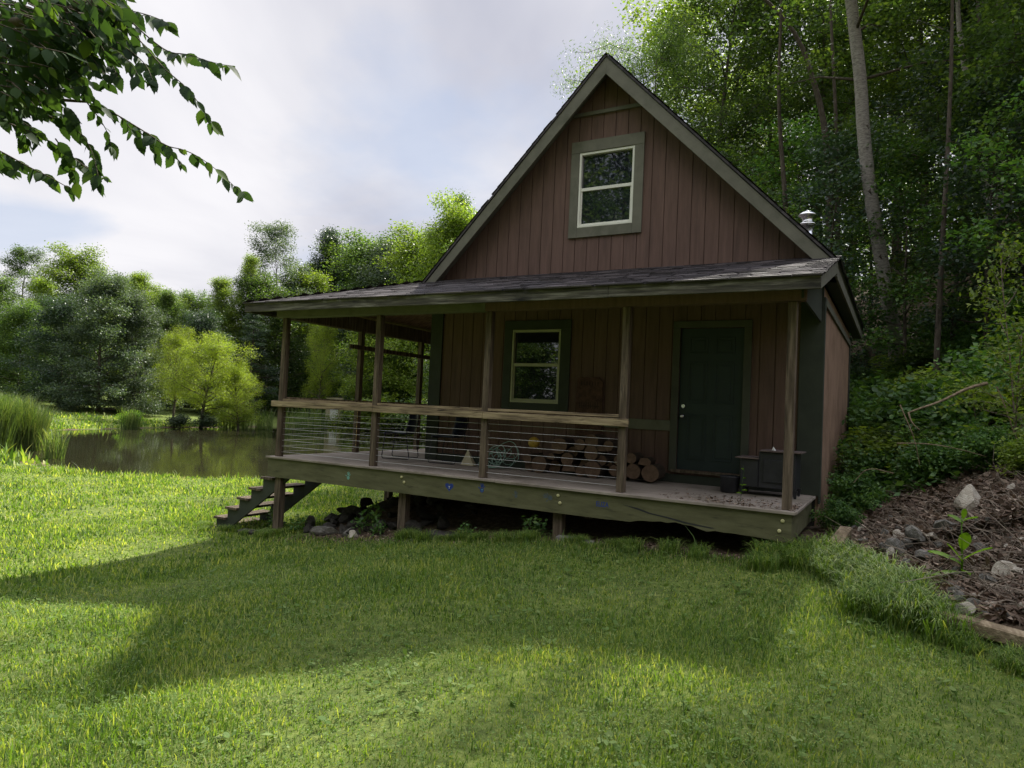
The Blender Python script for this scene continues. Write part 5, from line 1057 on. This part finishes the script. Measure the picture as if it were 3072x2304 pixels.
# rounded six sided leaves
Nv = np.cross(A_, B_); L_ = Ln[:, None]; W_ = L_ * .6; P0 = np.stack([x, y, z], 1)
V = np.stack([P0, P0 + A_ * L_ * .25 + B_ * W_ * .42, P0 + A_ * L_ * .6 + B_ * W_ * .5, P0 + A_ * L_ * 1.0 + Nv * L_ * .1, P0 + A_ * L_ * .6 - B_ * W_ * .5, P0 + A_ * L_ * .25 - B_ * W_ * .42], 1)
tag(link_mesh('lawn_weeds', mesh_np('lawn_weeds', V.reshape(-1, 3), np.arange(n * 6).reshape(n, 6), np.repeat(gr.beta(2, 2.5, n), 6)), M['weed']), 'clover and broad leaved weeds scattered through the lawn', 'weeds', kind='stuff')
# tall grass fringe by the deck corner and bank foot
def tuft_mesh(seed, n, R, h, w=.0035):
    rs = np.random.default_rng(seed); a = rs.uniform(0, 6.28, n); r = R * np.sqrt(rs.random(n)); P = np.stack([r * np.cos(a), r * np.sin(a), 0 * a - .01], 1); H_ = h * rs.uniform(.5, 1.1, n); az = rs.uniform(0, 6.28, n)
    d = np.stack([np.cos(az), np.sin(az), 0 * az], 1); sd = np.stack([-np.sin(az), np.cos(az), 0 * az], 1) * w; ln = (rs.uniform(.15, .9, n) * H_)[:, None]; up = np.array([0, 0, 1.0]); Hc = H_[:, None]
    ps = [P, P + d * ln * .15 + up * Hc * .45, P + d * ln * .45 + up * Hc * .85, P + d * ln * .85 + up * Hc * .95, P + d * ln * 1.2 + up * Hc * .8]; ws = [1, 1, .8, .55, 0]
    v = np.stack([ps[0] - sd, ps[0] + sd, ps[1] - sd, ps[1] + sd, ps[2] - sd * .8, ps[2] + sd * .8, ps[3] - sd * .5, ps[3] + sd * .5, ps[4]], 1).reshape(-1, 3); b = np.arange(n)[:, None] * 9
    return mesh_np('grass_tuft', v, [np.concatenate([b + [0, 1, 3, 2], b + [2, 3, 5, 4], b + [4, 5, 7, 6]]), b + [6, 7, 8]], np.repeat(np.clip(rs.beta(2, 2.4, n), 0, 1), 9))
TU_ = [tuft_mesh(i, 220, .16, .26) for i in range(3)]
for me in TU_: me.materials.append(M['grass'])
tj = random.Random(6); TPOS = []
for i in range(54):
    yy = tj.uniform(-1.95, .1); TPOS.append((float(np.interp(yy, [-2.09, -1.7, -.9, .1], [9.6, 9.1, 8.95, 8.3])) - abs(tj.gauss(0, .16)) - .02, yy, tj.uniform(.45, 1.0), ''))
for i in range(16): TPOS.append((tj.uniform(7.7, 8.45), tj.uniform(-.55, -.1), tj.uniform(.5, .95), ''))
for i in range(34): TPOS.append((tj.uniform(2.8, 7.7), tj.uniform(-.34, -.05), tj.uniform(.25, .6), ''))
for i in range(12): TPOS.append((tj.uniform(-1.7, .5), tj.uniform(-.3, .1), tj.uniform(.3, .55), ''))
for i in range(14):
    t_ = tj.random(); TPOS.append((9.2 + 1.2 * t_, -1.95 - .85 * t_ + tj.uniform(-.12, .05), tj.uniform(.3, .55), ''))
VV = []; F4 = []; F3 = []; TT = []; off = 0
for i, (x, y, s, lab) in enumerate(TPOS):
    me = TU_[i % 3]; co = np.empty(len(me.vertices) * 3, np.float32); me.vertices.foreach_get('co', co); co = co.reshape(-1, 3).astype(float); a = tj.uniform(0, 6)
    R_ = np.array([[math.cos(a), -math.sin(a), 0], [math.sin(a), math.cos(a), 0], [0, 0, 1]]); keep = len(co) // 9
    co = (co * [s * 1.3, s * 1.3, s]) @ R_.T; co[:, 2] += np.repeat(gz(x + co[::9, 0], y + co[::9, 1]), 9); co[:, 0] += x; co[:, 1] += y
    b = off + np.arange(keep)[:, None] * 9; VV.append(co); F4 += [b + [0, 1, 3, 2], b + [2, 3, 5, 4], b + [4, 5, 7, 6]]; F3.append(b + [6, 7, 8]); TT.append(np.repeat(np.clip(gr.beta(2, 2.4, keep), 0, 1), 9)); off += keep * 9
for me in TU_: bpy.data.meshes.remove(me)
tag(link_mesh('long_grass', mesh_np('long_grass', np.concatenate(VV), [np.concatenate(F4), np.concatenate(F3)], np.concatenate(TT)), M['grass']), 'uncut long grass along the bank edge, the deck front and the stairs', 'grass', kind='stuff')

# ---- rocks
def rock_mesh(seed, flat=1):
    import bmesh
    bm = bmesh.new(); bmesh.ops.create_icosphere(bm, subdivisions=3, radius=1); rj = random.Random(seed)
    pl = [(Vector((rj.gauss(0, 1), rj.gauss(0, 1), rj.gauss(0, 1))).normalized(), rj.uniform(.38, .68)) for _ in range(16)]
    for v in bm.verts:
        for n_, d_ in pl:
            e_ = v.co.dot(n_) - d_
            if e_ > 0: v.co -= n_ * e_ * 1.0
        v.co += Vector((rj.gauss(0, 1), rj.gauss(0, 1), rj.gauss(0, 1))) * .006
        v.co.z *= flat
    bm.normal_update(); me = bpy.data.meshes.new('rock'); bm.to_mesh(me); bm.free(); return me
RK = [rock_mesh(i, f) for i, f in enumerate((.7, .55, .8, .4, .6, .35))]
def rock(i, x, y, s, mat, lab, grp, dz=0, rz=None, sc=None, name='rock'):
    me = RK[i % 6]; o = bpy.data.objects.new(name, me); COL.objects.link(o)
    if not me.materials: me.materials.append(M['stone'])
    o.material_slots[0].link = 'OBJECT'; o.material_slots[0].material = mat
    o.location = (x, y, G(x, y) + s * .15 + dz); o.rotation_euler = (rnd.uniform(-.2, .2), rnd.uniform(-.2, .2), rnd.uniform(0, 6) if rz is None else rz); o.scale = sc or (s, s * rnd.uniform(.65, 1), s); return tag(o, lab, 'rock', grp)
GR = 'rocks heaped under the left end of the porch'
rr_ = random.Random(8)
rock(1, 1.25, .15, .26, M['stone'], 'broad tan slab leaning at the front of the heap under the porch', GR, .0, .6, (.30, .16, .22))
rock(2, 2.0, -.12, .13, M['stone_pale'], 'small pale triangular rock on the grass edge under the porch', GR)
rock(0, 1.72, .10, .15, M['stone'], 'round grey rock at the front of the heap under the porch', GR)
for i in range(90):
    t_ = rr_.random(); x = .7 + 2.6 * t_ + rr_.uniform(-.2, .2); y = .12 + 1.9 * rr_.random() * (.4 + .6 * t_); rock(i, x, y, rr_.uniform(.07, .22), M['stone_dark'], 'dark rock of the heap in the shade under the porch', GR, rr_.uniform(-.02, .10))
GB = 'rocks on the brush covered bank'
def bank_pts(px, py):
    """points where lines of sight meet the ground of the bank"""
    px = np.atleast_1d(np.asarray(px, float)); py = np.atleast_1d(np.asarray(py, float))
    d = FV + np.outer((px - 1536) / 2060.8, RV) - np.outer((py - 1152) / 2060.8, UV); t_ = np.full(len(px), 3.0); live = np.ones(len(px), bool)
    for _ in range(500):
        p = CAM + d * t_[:, None]; live &= p[:, 2] >= gz(p[:, 0], p[:, 1])
        if not live.any(): break
        t_[live] += .05
    return CAM + d * np.minimum(t_, 14)[:, None]
def bank_pt(px, py): return bank_pts(px, py)[0]
for i, (px, py, s, lab) in enumerate([(2905, 1530, .30, 'largest pale flat rock high on the bank'), (2750, 1640, .19, 'grey rounded rock in the middle of the bank'), (2680, 1665, .16, 'grey rock left of the middle of the bank'), (2770, 1680, .17, 'low grey rock below the middle one'), (2830, 1590, .20, 'rock half hidden left of the largest pale one'), (2590, 1630, .11, 'small grey rock at the left of the bank'), (2655, 1610, .10, 'small rock beside the dry leaves'), (2860, 1790, .11, 'small rock below the broad leaved plant'), (3010, 1740, .15, 'pale rock right of the broad leaved plant'), (3055, 1730, .14, 'rock at the right edge of the bank'), (2720, 1590, .09, 'small rock above the middle of the bank'), (2940, 1660, .13, 'flat pinkish rock right behind the broad leaved plant'), (3035, 1475, .10, 'small white rock high at the right edge'), (2960, 1750, .12, 'rock under the broad leaved plant')]):
    p = bank_pt(px, py); rock(i, p[0], p[1], s * .9, M['stone_pale'] if i in (0, 8, 9, 12) else M['stone'], lab, GB, s * .12)
for i in range(120):
    px = rr_.uniform(2520, 3100); py = rr_.uniform(1540, 1820) + (px - 2560) * .1; p = bank_pt(px, py); rock(i, p[0], p[1], rr_.uniform(.03, .10), M['stone'] if i % 4 else M['stone_pale'], 'fist sized stone among the dry leaves on the bank', 'small stones scattered on the bank', .0)
for i in range(36): x = rr_.uniform(2.2, 5.3); rock(i, x, rr_.uniform(-.25, .3), rr_.uniform(.02, .045), M['stone_pale'] if i % 3 else M['stone'], 'pebble on the bare strip in front of the deck supports', 'pebbles along the front of the deck', .0)
# slabs on the ground
for (x, y, z_, w, d_, lab, rz) in ((3.45, .12, -.76, .52, .30, 'flat square stepping slab in the shade under the front of the deck', .15), (5.35, .0, -.58, .26, .13, 'small flat brick beside the right support post', .1), (5.62, -.1, -.56, .3, .1, 'thin flat stone slab right of the support post', -.05), (-.35, .0, -1.27, .34, .2, 'concrete block on the grass beside the stairs', .1)):
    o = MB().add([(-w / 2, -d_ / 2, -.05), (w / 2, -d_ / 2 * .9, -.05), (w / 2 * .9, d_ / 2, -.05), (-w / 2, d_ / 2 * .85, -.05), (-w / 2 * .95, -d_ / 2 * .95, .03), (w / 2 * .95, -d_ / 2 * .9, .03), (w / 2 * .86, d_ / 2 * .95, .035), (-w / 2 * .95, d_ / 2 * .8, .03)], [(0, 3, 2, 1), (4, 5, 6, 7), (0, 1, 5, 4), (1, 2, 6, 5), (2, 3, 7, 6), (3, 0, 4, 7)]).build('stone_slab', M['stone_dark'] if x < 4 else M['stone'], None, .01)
    o.location = (x, y, G(x, y) + .03); o.rotation_euler = (0.03, .02, rz); tag(o, lab, 'slab')
# ---- timbers along the foot of the bank
for (a, b, h_, lab) in (((9.10, -1.72), (10.95, -2.93), .10, 'long weathered landscape timber at the right edge'), ((8.28, -.10), (8.95, -.92), .10, 'weathered timber between the deck corner and the tall grass'), ((8.35, .18), (8.40, 1.0), .16, 'upright cut timber end beside the deck corner')):
    za = G(*a) + .05; zb = G(*b) + .05
    if b[0] > 10: zb = za = za + .02
    o = MB().bar((a[0], a[1], za), (b[0], b[1], zb), .13, h_).build('landscape_timber', M['timber'], None, .012); tag(o, lab, 'timber', 'landscape timbers edging the bank')
# ---- brush and leaf litter on the bank
bj = np.random.default_rng(31); m = MB()
bx_ = bj.uniform(2480, 3150, 2600); by_ = bj.uniform(1200, 1850, 2600)
bk_ = (by_ > np.interp(bx_, [2480, 2600, 2750, 2900, 3150], [1560, 1500, 1400, 1330, 1200])) & (by_ < np.interp(bx_, [2480, 2700, 2900, 3150], [1640, 1740, 1810, 1900]))
for p in bank_pts(bx_[bk_], by_[bk_]):
    az = bj.uniform(0, 6.28); ln = bj.exponential(.13) + .06; d = np.array([math.cos(az), math.sin(az), bj.normal(.22, .32)]); q = p + d * ln * .5 + bj.normal(0, .02, 3); e = p + d * ln + bj.normal(0, .04, 3)
    h0 = max(.0, G(e[0], e[1]) - e[2]); e[2] += h0; r_ = bj.uniform(.002, .0065); m.tube([p + [0, 0, .01], q + [0, 0, .02 + h0 / 2], e], [r_, r_ * .8, r_ * .5], 3, False)
tag(m.build('brush', M['twig']), 'dry twigs and brush strewn over the stony bank', 'brush', kind='stuff')
px = bj.uniform(2460, 3150, 13000); py = bj.uniform(1380, 1880, 13000)
k_ = (py > np.interp(px, [2460, 2600, 2750, 2900, 3150], [1570, 1500, 1440, 1400, 1330])) & (py < np.interp(px, [2460, 2700, 2900, 3150], [1660, 1750, 1830, 1920]))
PP = bank_pts(px[k_], py[k_]); x = bj.uniform(9, 16, 9000); y = bj.uniform(-6.5, 2.5, 9000); k_ = bank_s(x, y) > .1; PP = np.concatenate([PP, np.column_stack([x[k_], y[k_], gz(x[k_], y[k_])])]); n = len(PP); A_ = bj.normal(0, 1, (n, 3)); A_[:, 2] *= .3; A_ = unit(A_); Nn = bj.normal(0, .9, (n, 3)); Nn[:, 2] += 1; B_ = unit(np.cross(A_, Nn)); v, f_, t_ = leaves(PP + [0, 0, .015] + bj.uniform(0, .03, (n, 1)) * [0, 0, 1], A_, B_, bj.uniform(.025, .11, n), bj.uniform(.015, .06, n), bj.beta(1.0, 1.8, n), .45)
tag(link_mesh('leaf_litter', mesh_np('leaf_litter', v, f_, t_), M['litter']), 'fallen dry leaves covering the stony bank', 'leaf litter', kind='stuff')
n = 2600; x = bj.uniform(1.0, 8.2, n); y = bj.normal(-.05, .16, n); P_ = np.stack([x, y, gz(x, y) + .012], 1); A_ = bj.normal(0, 1, (n, 3)); A_[:, 2] *= .2; A_ = unit(A_); Nn = bj.normal(0, .4, (n, 3)); Nn[:, 2] += 1
v, f_, t_ = leaves(P_, A_, unit(np.cross(A_, Nn)), bj.uniform(.02, .06, n), bj.uniform(.012, .035, n), bj.beta(1.5, 2, n), .3)
tag(link_mesh('leaf_litter', mesh_np('leaf_litter', v, f_, t_), M['litter']), 'dry leaves on the bare soil along the front of the deck', 'leaf litter', kind='stuff')
n = 420; x = np.clip(bj.normal(7.35, .42, n), 6.2, 7.93); y = np.abs(bj.normal(.35, .28, n)) % 1.5 + .02; P_ = np.stack([x, y, 0 * x + .008], 1); A_ = bj.normal(0, 1, (n, 3)); A_[:, 2] *= .25; A_ = unit(A_); Nn = bj.normal(0, .5, (n, 3)); Nn[:, 2] += 1
v, f_, t_ = leaves(P_, A_, unit(np.cross(A_, Nn)), bj.uniform(.015, .06, n), bj.uniform(.01, .03, n), bj.beta(1.5, 2.4, n), .3)
tag(link_mesh('leaf_litter', mesh_np('leaf_litter', v, f_, t_), M['litter']), 'dry leaves and twigs lying on the right end of the deck', 'leaf litter', kind='stuff')
# undergrowth carpet on the bank
x = bj.uniform(8.3, 21, 14000); y = bj.uniform(-7, 20, 14000); k_ = (bank_s(x, y) > .35) & ((y > 2.2 + (x - 8.3) * .25) | (x > 12.2 + .8 * np.sin(y * 1.3) - .25 * y))
PP = np.column_stack([x[k_], y[k_]]); z = gz(PP[:, 0], PP[:, 1]); cen = np.column_stack([PP, z + .12]); v, f_, t_ = scatter(cen, np.full(len(cen), .16), 56000, .115, .55, bj, .1)
tag(link_mesh('undergrowth', mesh_np('undergrowth', v, f_, t_), M['leaf_shrub']), 'low leafy undergrowth carpeting the wooded bank', 'undergrowth', kind='stuff')
# ---- dead branches on the bank
def branch(pts, r, lab):
    P_ = chaikin([tuple(at(*q)) for q in pts], 2); tag(MB().tube(P_, list(np.linspace(r, r * .35, len(P_))), 7).build('fallen_branch', M['timber']), lab, 'branch', 'bare branches lying on the bank')
branch([(2960, 1150, 9.6), (2900, 1165, 9.5), (2820, 1206, 9.4), (2760, 1225, 9.3), (2725, 1238, 9.3)], .026, 'thick pale bare branch leaning over the shrubs')
branch([(2725, 1238, 9.3), (2735, 1270, 9.2), (2760, 1290, 9.1)], .014, 'thin crooked end of the pale branch')
branch([(2700, 1215, 9.3), (2720, 1260, 9.2), (2745, 1320, 9.1), (2760, 1400, 9.0)], .011, 'thin bare branch hanging below the pale one')
branch([(2690, 1330, 8.6), (2780, 1330, 8.5), (2870, 1345, 8.4), (2960, 1370, 8.3)], .009, 'long thin bare twig lying level across the shrubs')
branch([(2990, 1160, 8.4), (3020, 1230, 8.3), (3045, 1310, 8.2), (3070, 1350, 8.1)], .010, 'bare vine hanging down at the right edge')
branch([(2680, 1420, 8.4), (2600, 1400, 8.5), (2560, 1450, 8.4)], .008, 'short bare twig beside the litter patch')
# ---- broad leaved plant on the bank
p = bank_pt(2885, 1735); bp = empty('broad_leaf_plant', tuple(p), 'bright green broad leaved weed with holes standing on the stony bank', 'plant')
st_ = MB().tube([(0, 0, 0), (.0, 0, .15), (-.01, 0, .42)], [.008, .007, .003], 6); bp.scale = (1.25,) * 3; st_.build('stem', M['leaf_lime'], bp, local=True)
def big_leaf(b, d, ln, w, name='leaf'):
    b = np.array(b); d = np.array(d, float); d /= np.linalg.norm(d); s_ = np.cross(d, [0, 0, 1]); s_ = s_ / np.linalg.norm(s_) + np.array([0, 0, .3]); s_ /= np.linalg.norm(s_); vs = []; K = 7
    for i in range(K):
        t_ = i / (K - 1); ww = w * math.sin(math.pi * min(1, t_ * .93 + .07)) ** .7 * (1 if t_ < 1 else 0); c_ = b + d * ln * t_ + np.array([0, 0, -.25 * ln * t_ * t_])
        vs += [c_ - s_ * ww / 2, c_ + np.array([0, 0, -.01]), c_ + s_ * ww / 2]
    MB().add(vs, [f for i in range(K - 1) for f in ((3 * i, 3 * i + 1, 3 * i + 4, 3 * i + 3), (3 * i + 1, 3 * i + 2, 3 * i + 5, 3 * i + 4))], True).build(name, M['leaf_lime'], bp, local=True)
for b, d, ln, w in (((0, 0, .13), (.8, .1, .75), .24, .09), ((0, 0, .10), (-.9, -.1, .55), .24, .07), ((0, 0, .12), (-.5, -.3, .9), .2, .07), ((0, 0, .05), (.9, -.3, .15), .17, .05), ((0, 0, .04), (-.9, -.4, .1), .2, .05), ((0, 0, .38), (-.6, .2, .5), .12, .05), ((0, 0, .40), (.5, .3, .3), .12, .04), ((0, 0, .41), (.1, -.2, .9), .10, .04), ((0, 0, .2), (.1, -.4, .8), .2, .08), ((0, 0, .06), (.2, -.8, .2), .16, .05)): big_leaf(b, d, ln, w)
# seedling growing on the deck
bp = empty('seedling', (7.33, .42, 0), 'small weed seedling growing up through the deck boards by the right post', 'plant'); MB().tube([(0, 0, 0), (.01, 0, .2), (.03, 0, .36), (.02, 0, .42)], [.003, .0025, .002, .001], 5).build('stem', M['leaf_shrub'], bp, local=True)
for z_, s_ in ((.10, .07), (.14, .06), (.19, .06), (.20, .055), (.28, .035), (.37, .035), (.385, .03)): big_leaf((.01 + z_ * .04, 0, z_), (math.cos(z_ * 90), math.sin(z_ * 90) * .4, .25), s_, s_ * .4)
for i, (x, y, s, lab) in enumerate([(2.0, .25, .30, 'pointed leaved weed growing on top of the rock heap'), (4.9, .0, .22, 'leafy weed beside the right support post'), (2.35, .02, .16, 'small leafy weed at the foot of the middle support post'), (-.15, .35, .26, 'leafy weeds growing under the porch stairs'), (.5, .25, .2, 'low weeds between the corner post and the rock heap'), (3.95, -.1, .15, 'small weed in front of the deck skirt'), (2.95, 2.7, .4, 'weed clump on the mound beyond the rock heap')]):
    place_bush(i, (x, y, G(x, y)), i, (s, s, s * 1.2), M['leaf_shrub'], lab, 'weeds round the porch foot', 'weed_plant', 'weed')
# bright sprays at the right edge of the bank
for i, (px, py, D, s, lab) in enumerate([(3060, 760, 9.5, .55, 'backlit lime green spray at the right edge, upper one'), (3050, 1000, 8.5, .55, 'backlit lime green shrub spray at the right edge, middle one'), (3090, 1120, 8.2, .6, 'yellow green shrub at the right edge above the brush'), (2950, 1150, 10.5, .5, 'yellow green shrub top above the leaning branch')]):
    q = at(px, py, D); g_ = G(q[0], q[1]); h_ = max(.8, q[2] - g_)
    place_tree('sapling', TS[i % 2], (M['twig'], M['leaf_bright']), (q[0], q[1], g_ - .05), i * 2, (s * 1.1, h_ / 2.6), lab, 'sunlit saplings at the right edge', 'sapling')
for i, (px, py, s, lab) in enumerate([(3060, 1260, .55, 'leafy shrub hanging over the brush at the right edge'), (2960, 1225, .5, 'leafy shrub at the top of the brush slope'), (2840, 1285, .45, 'sunlit shrub above the largest pale rock'), (3120, 1180, .7, 'shrub cut by the right edge above the brush'), (2730, 1370, .38, 'low shrub at the upper edge of the litter'), (3090, 1420, .35, 'small shrub low at the right edge of the bank')]):
    p = bank_pt(px, py); place_bush(i, (p[0], p[1], p[2] - .05), i * 1.7, (s, s, s * 1.1), M['leaf_bright' if i % 2 else 'leaf_shrub'], lab, GS)
for i, (x, y, s_) in enumerate([(12.6, -1.2, .8), (13.4, .6, .9), (13.2, -3.2, .8), (14.6, -1.6, 1.1), (12.2, 1.8, .7), (15.2, 1.4, 1.2), (14.8, -4.6, 1.0)]):
    place_bush(i, (x, y, G(x, y) - .05), i * 1.1, (s_, s_, s_), M['leaf_shrub'], 'shrub on the bank outside the right edge of the photo', 'shrubs outside the right edge')
print('objects', len(bpy.data.objects))
